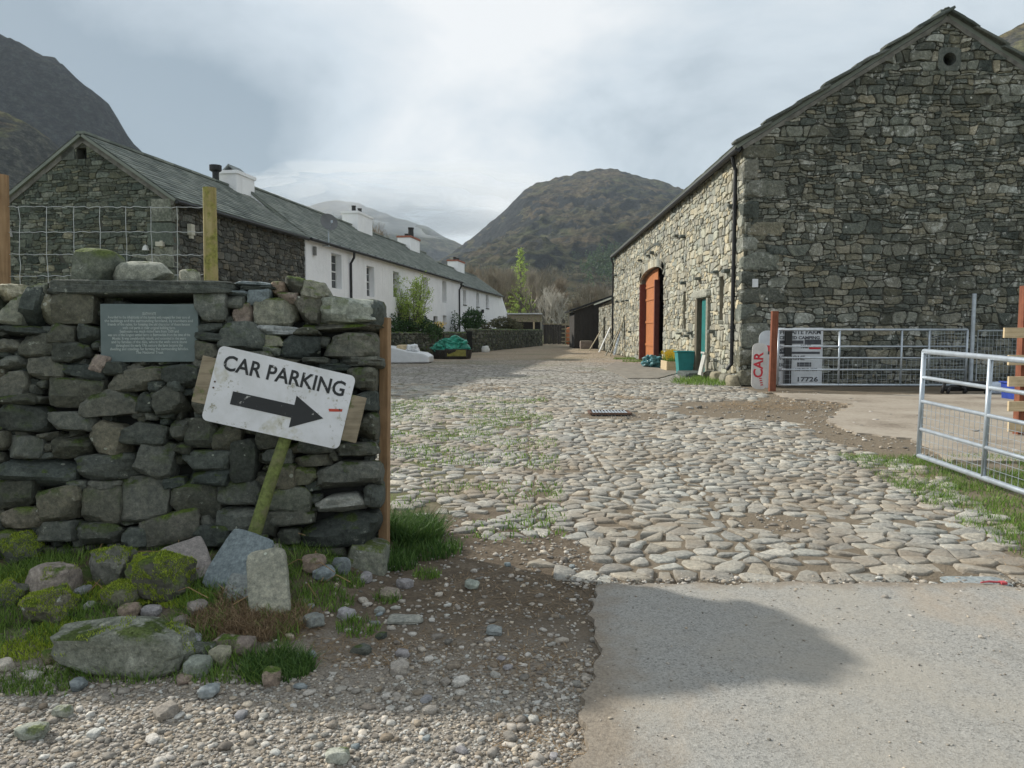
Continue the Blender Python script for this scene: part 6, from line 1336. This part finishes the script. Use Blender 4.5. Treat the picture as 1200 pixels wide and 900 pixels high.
g.tube([(0, 0, 0), (.05, 0, hh*.5), (0, .05, hh)], [.17, .11, .02], 8)
for i in range(95):
    z = hh*(.12+.87*(i/95)); a = i*2.4; L = (2.9*(1-z/hh)**.75+.15)*rs.uniform(.55, 1.1); e_ = Vector((L*math.cos(a), L*math.sin(a), z+.12*L)); b_ = Vector((0, 0, z)); g.tube([b_, b_.lerp(e_, .5)+Vector((0, 0, -.06)), e_], [.03, .02, .008], 4, False)
    for k in range(int(9+16*L)): t = rs.uniform(.2, 1); leaves(gl, b_.lerp(e_, t), (.16, .16, .22), 2, .075, rs, 0)
g.build('trunk', M_trunk, lc); gl.build('crown', M_leaf, lc)
# far conifer wood on the flank of the fell, and scrub along its foot
fe_o = bpy.data.objects['fell']; tri = fe_o.data
from mathutils.bvhtree import BVHTree
bv = BVHTree.FromObject(fe_o, bpy.context.evaluated_depsgraph_get())
def onfell(x, Y):
    hit = bv.ray_cast(Vector((x, Y, 900)), Vector((0, 0, -1))); return hit[0]
g = G(); rs = random.Random(21); cnt = 0
for _ in range(1600):
    px_, py_ = rs.gauss(712, 17), rs.gauss(313, 10); r_ = ray(px_, py_); hit = bv.ray_cast(Vector((0, 0, EYE)), r_.normalized())
    if hit[0] is None or cnt > 260 or fbm(px_*.05, py_*.08, 3, 3) < -.12: continue
    cnt += 1; b_ = hit[0]; h = rs.uniform(6, 11)*min(1, b_.y/420)
    for k in range(26): t = rs.random()**.8; rr_ = h*.24*(1-t)+.3; a = rs.uniform(0, 6.28); c_ = b_+Vector((rr_*math.cos(a), rr_*math.sin(a), h*(t*.95+.03))); leaves(g, c_, (.3, .3, .3), 1, h*.075, rs, 0)
tag(g.build('conifer_wood', M_ever), 'dark conifer wood on the lower flank of the fell', 'wood', kind='stuff')
g = G(); rs = random.Random(22)
for _ in range(900):
    px_, py_ = rs.uniform(530, 725), rs.uniform(318, 384); r_ = ray(px_, py_); hit = bv.ray_cast(Vector((0, 0, EYE)), r_.normalized())
    if hit[0] is None or fbm(px_*.03, py_*.06, 8, 3) < -.02: continue
    b_ = hit[0]; h = rs.uniform(1.5, 4.0)*min(1.6, b_.y/250)
    for k in range(14): c_ = b_+Vector((rs.gauss(0, h*.3), rs.gauss(0, h*.3), h*rs.random())); leaves(g, c_, (.2, .2, .2), 1, h*.10, rs, 0)
tag(g.build('scrub', M_olive), 'brown leafless scrub and bracken along the foot of the fell', 'scrub', kind='stuff')

# ------------------------------------------------------------------ air: even valley haze and the mist hanging on the far ridge
def volume(name, dens, col=(.86, .90, .94)):
    m = bpy.data.materials.new(name); m.use_nodes = True; t = m.node_tree; t.nodes.remove(t.nodes['Principled BSDF'])
    v = t.nodes.new('ShaderNodeVolumePrincipled'); v.inputs['Color'].default_value = (*col, 1); v.inputs['Density'].default_value = dens
    t.links.new(v.outputs[0], t.nodes['Material Output'].inputs['Volume']); return m
g = G(); g.box((0, 0, 224), (7400, 7400, 452)); o = g.build('haze', volume('haze_air', .00013, (.74, .84, .95))); o['kind'] = 'stuff'; o['label'] = 'thin pale haze filling the valley air'; o['category'] = 'haze'
g = G()
for i, (x, y, rx, rz) in enumerate(((425, 232, 150, 30), (468, 243, 190, 32), (512, 260, 150, 26), (375, 234, 190, 36), (320, 236, 210, 40), (440, 218, 330, 44), (500, 232, 260, 40), (550, 262, 120, 22))):
    q = yp(x, y, 2020); g2 = G(); rock(g, tuple(q), (rx*2.8, 420, rz*2.4), k=2, cuts=0, amp=.45, n=10, seed=i, fr=1.5)
o = g.build('mist', volume('mist_air', .0034, (.92, .94, .96)), smooth=True); o['kind'] = 'stuff'; o['label'] = 'low grey mist hanging on the distant ridge'; o['category'] = 'mist'
SC.cycles.volume_bounces = 2
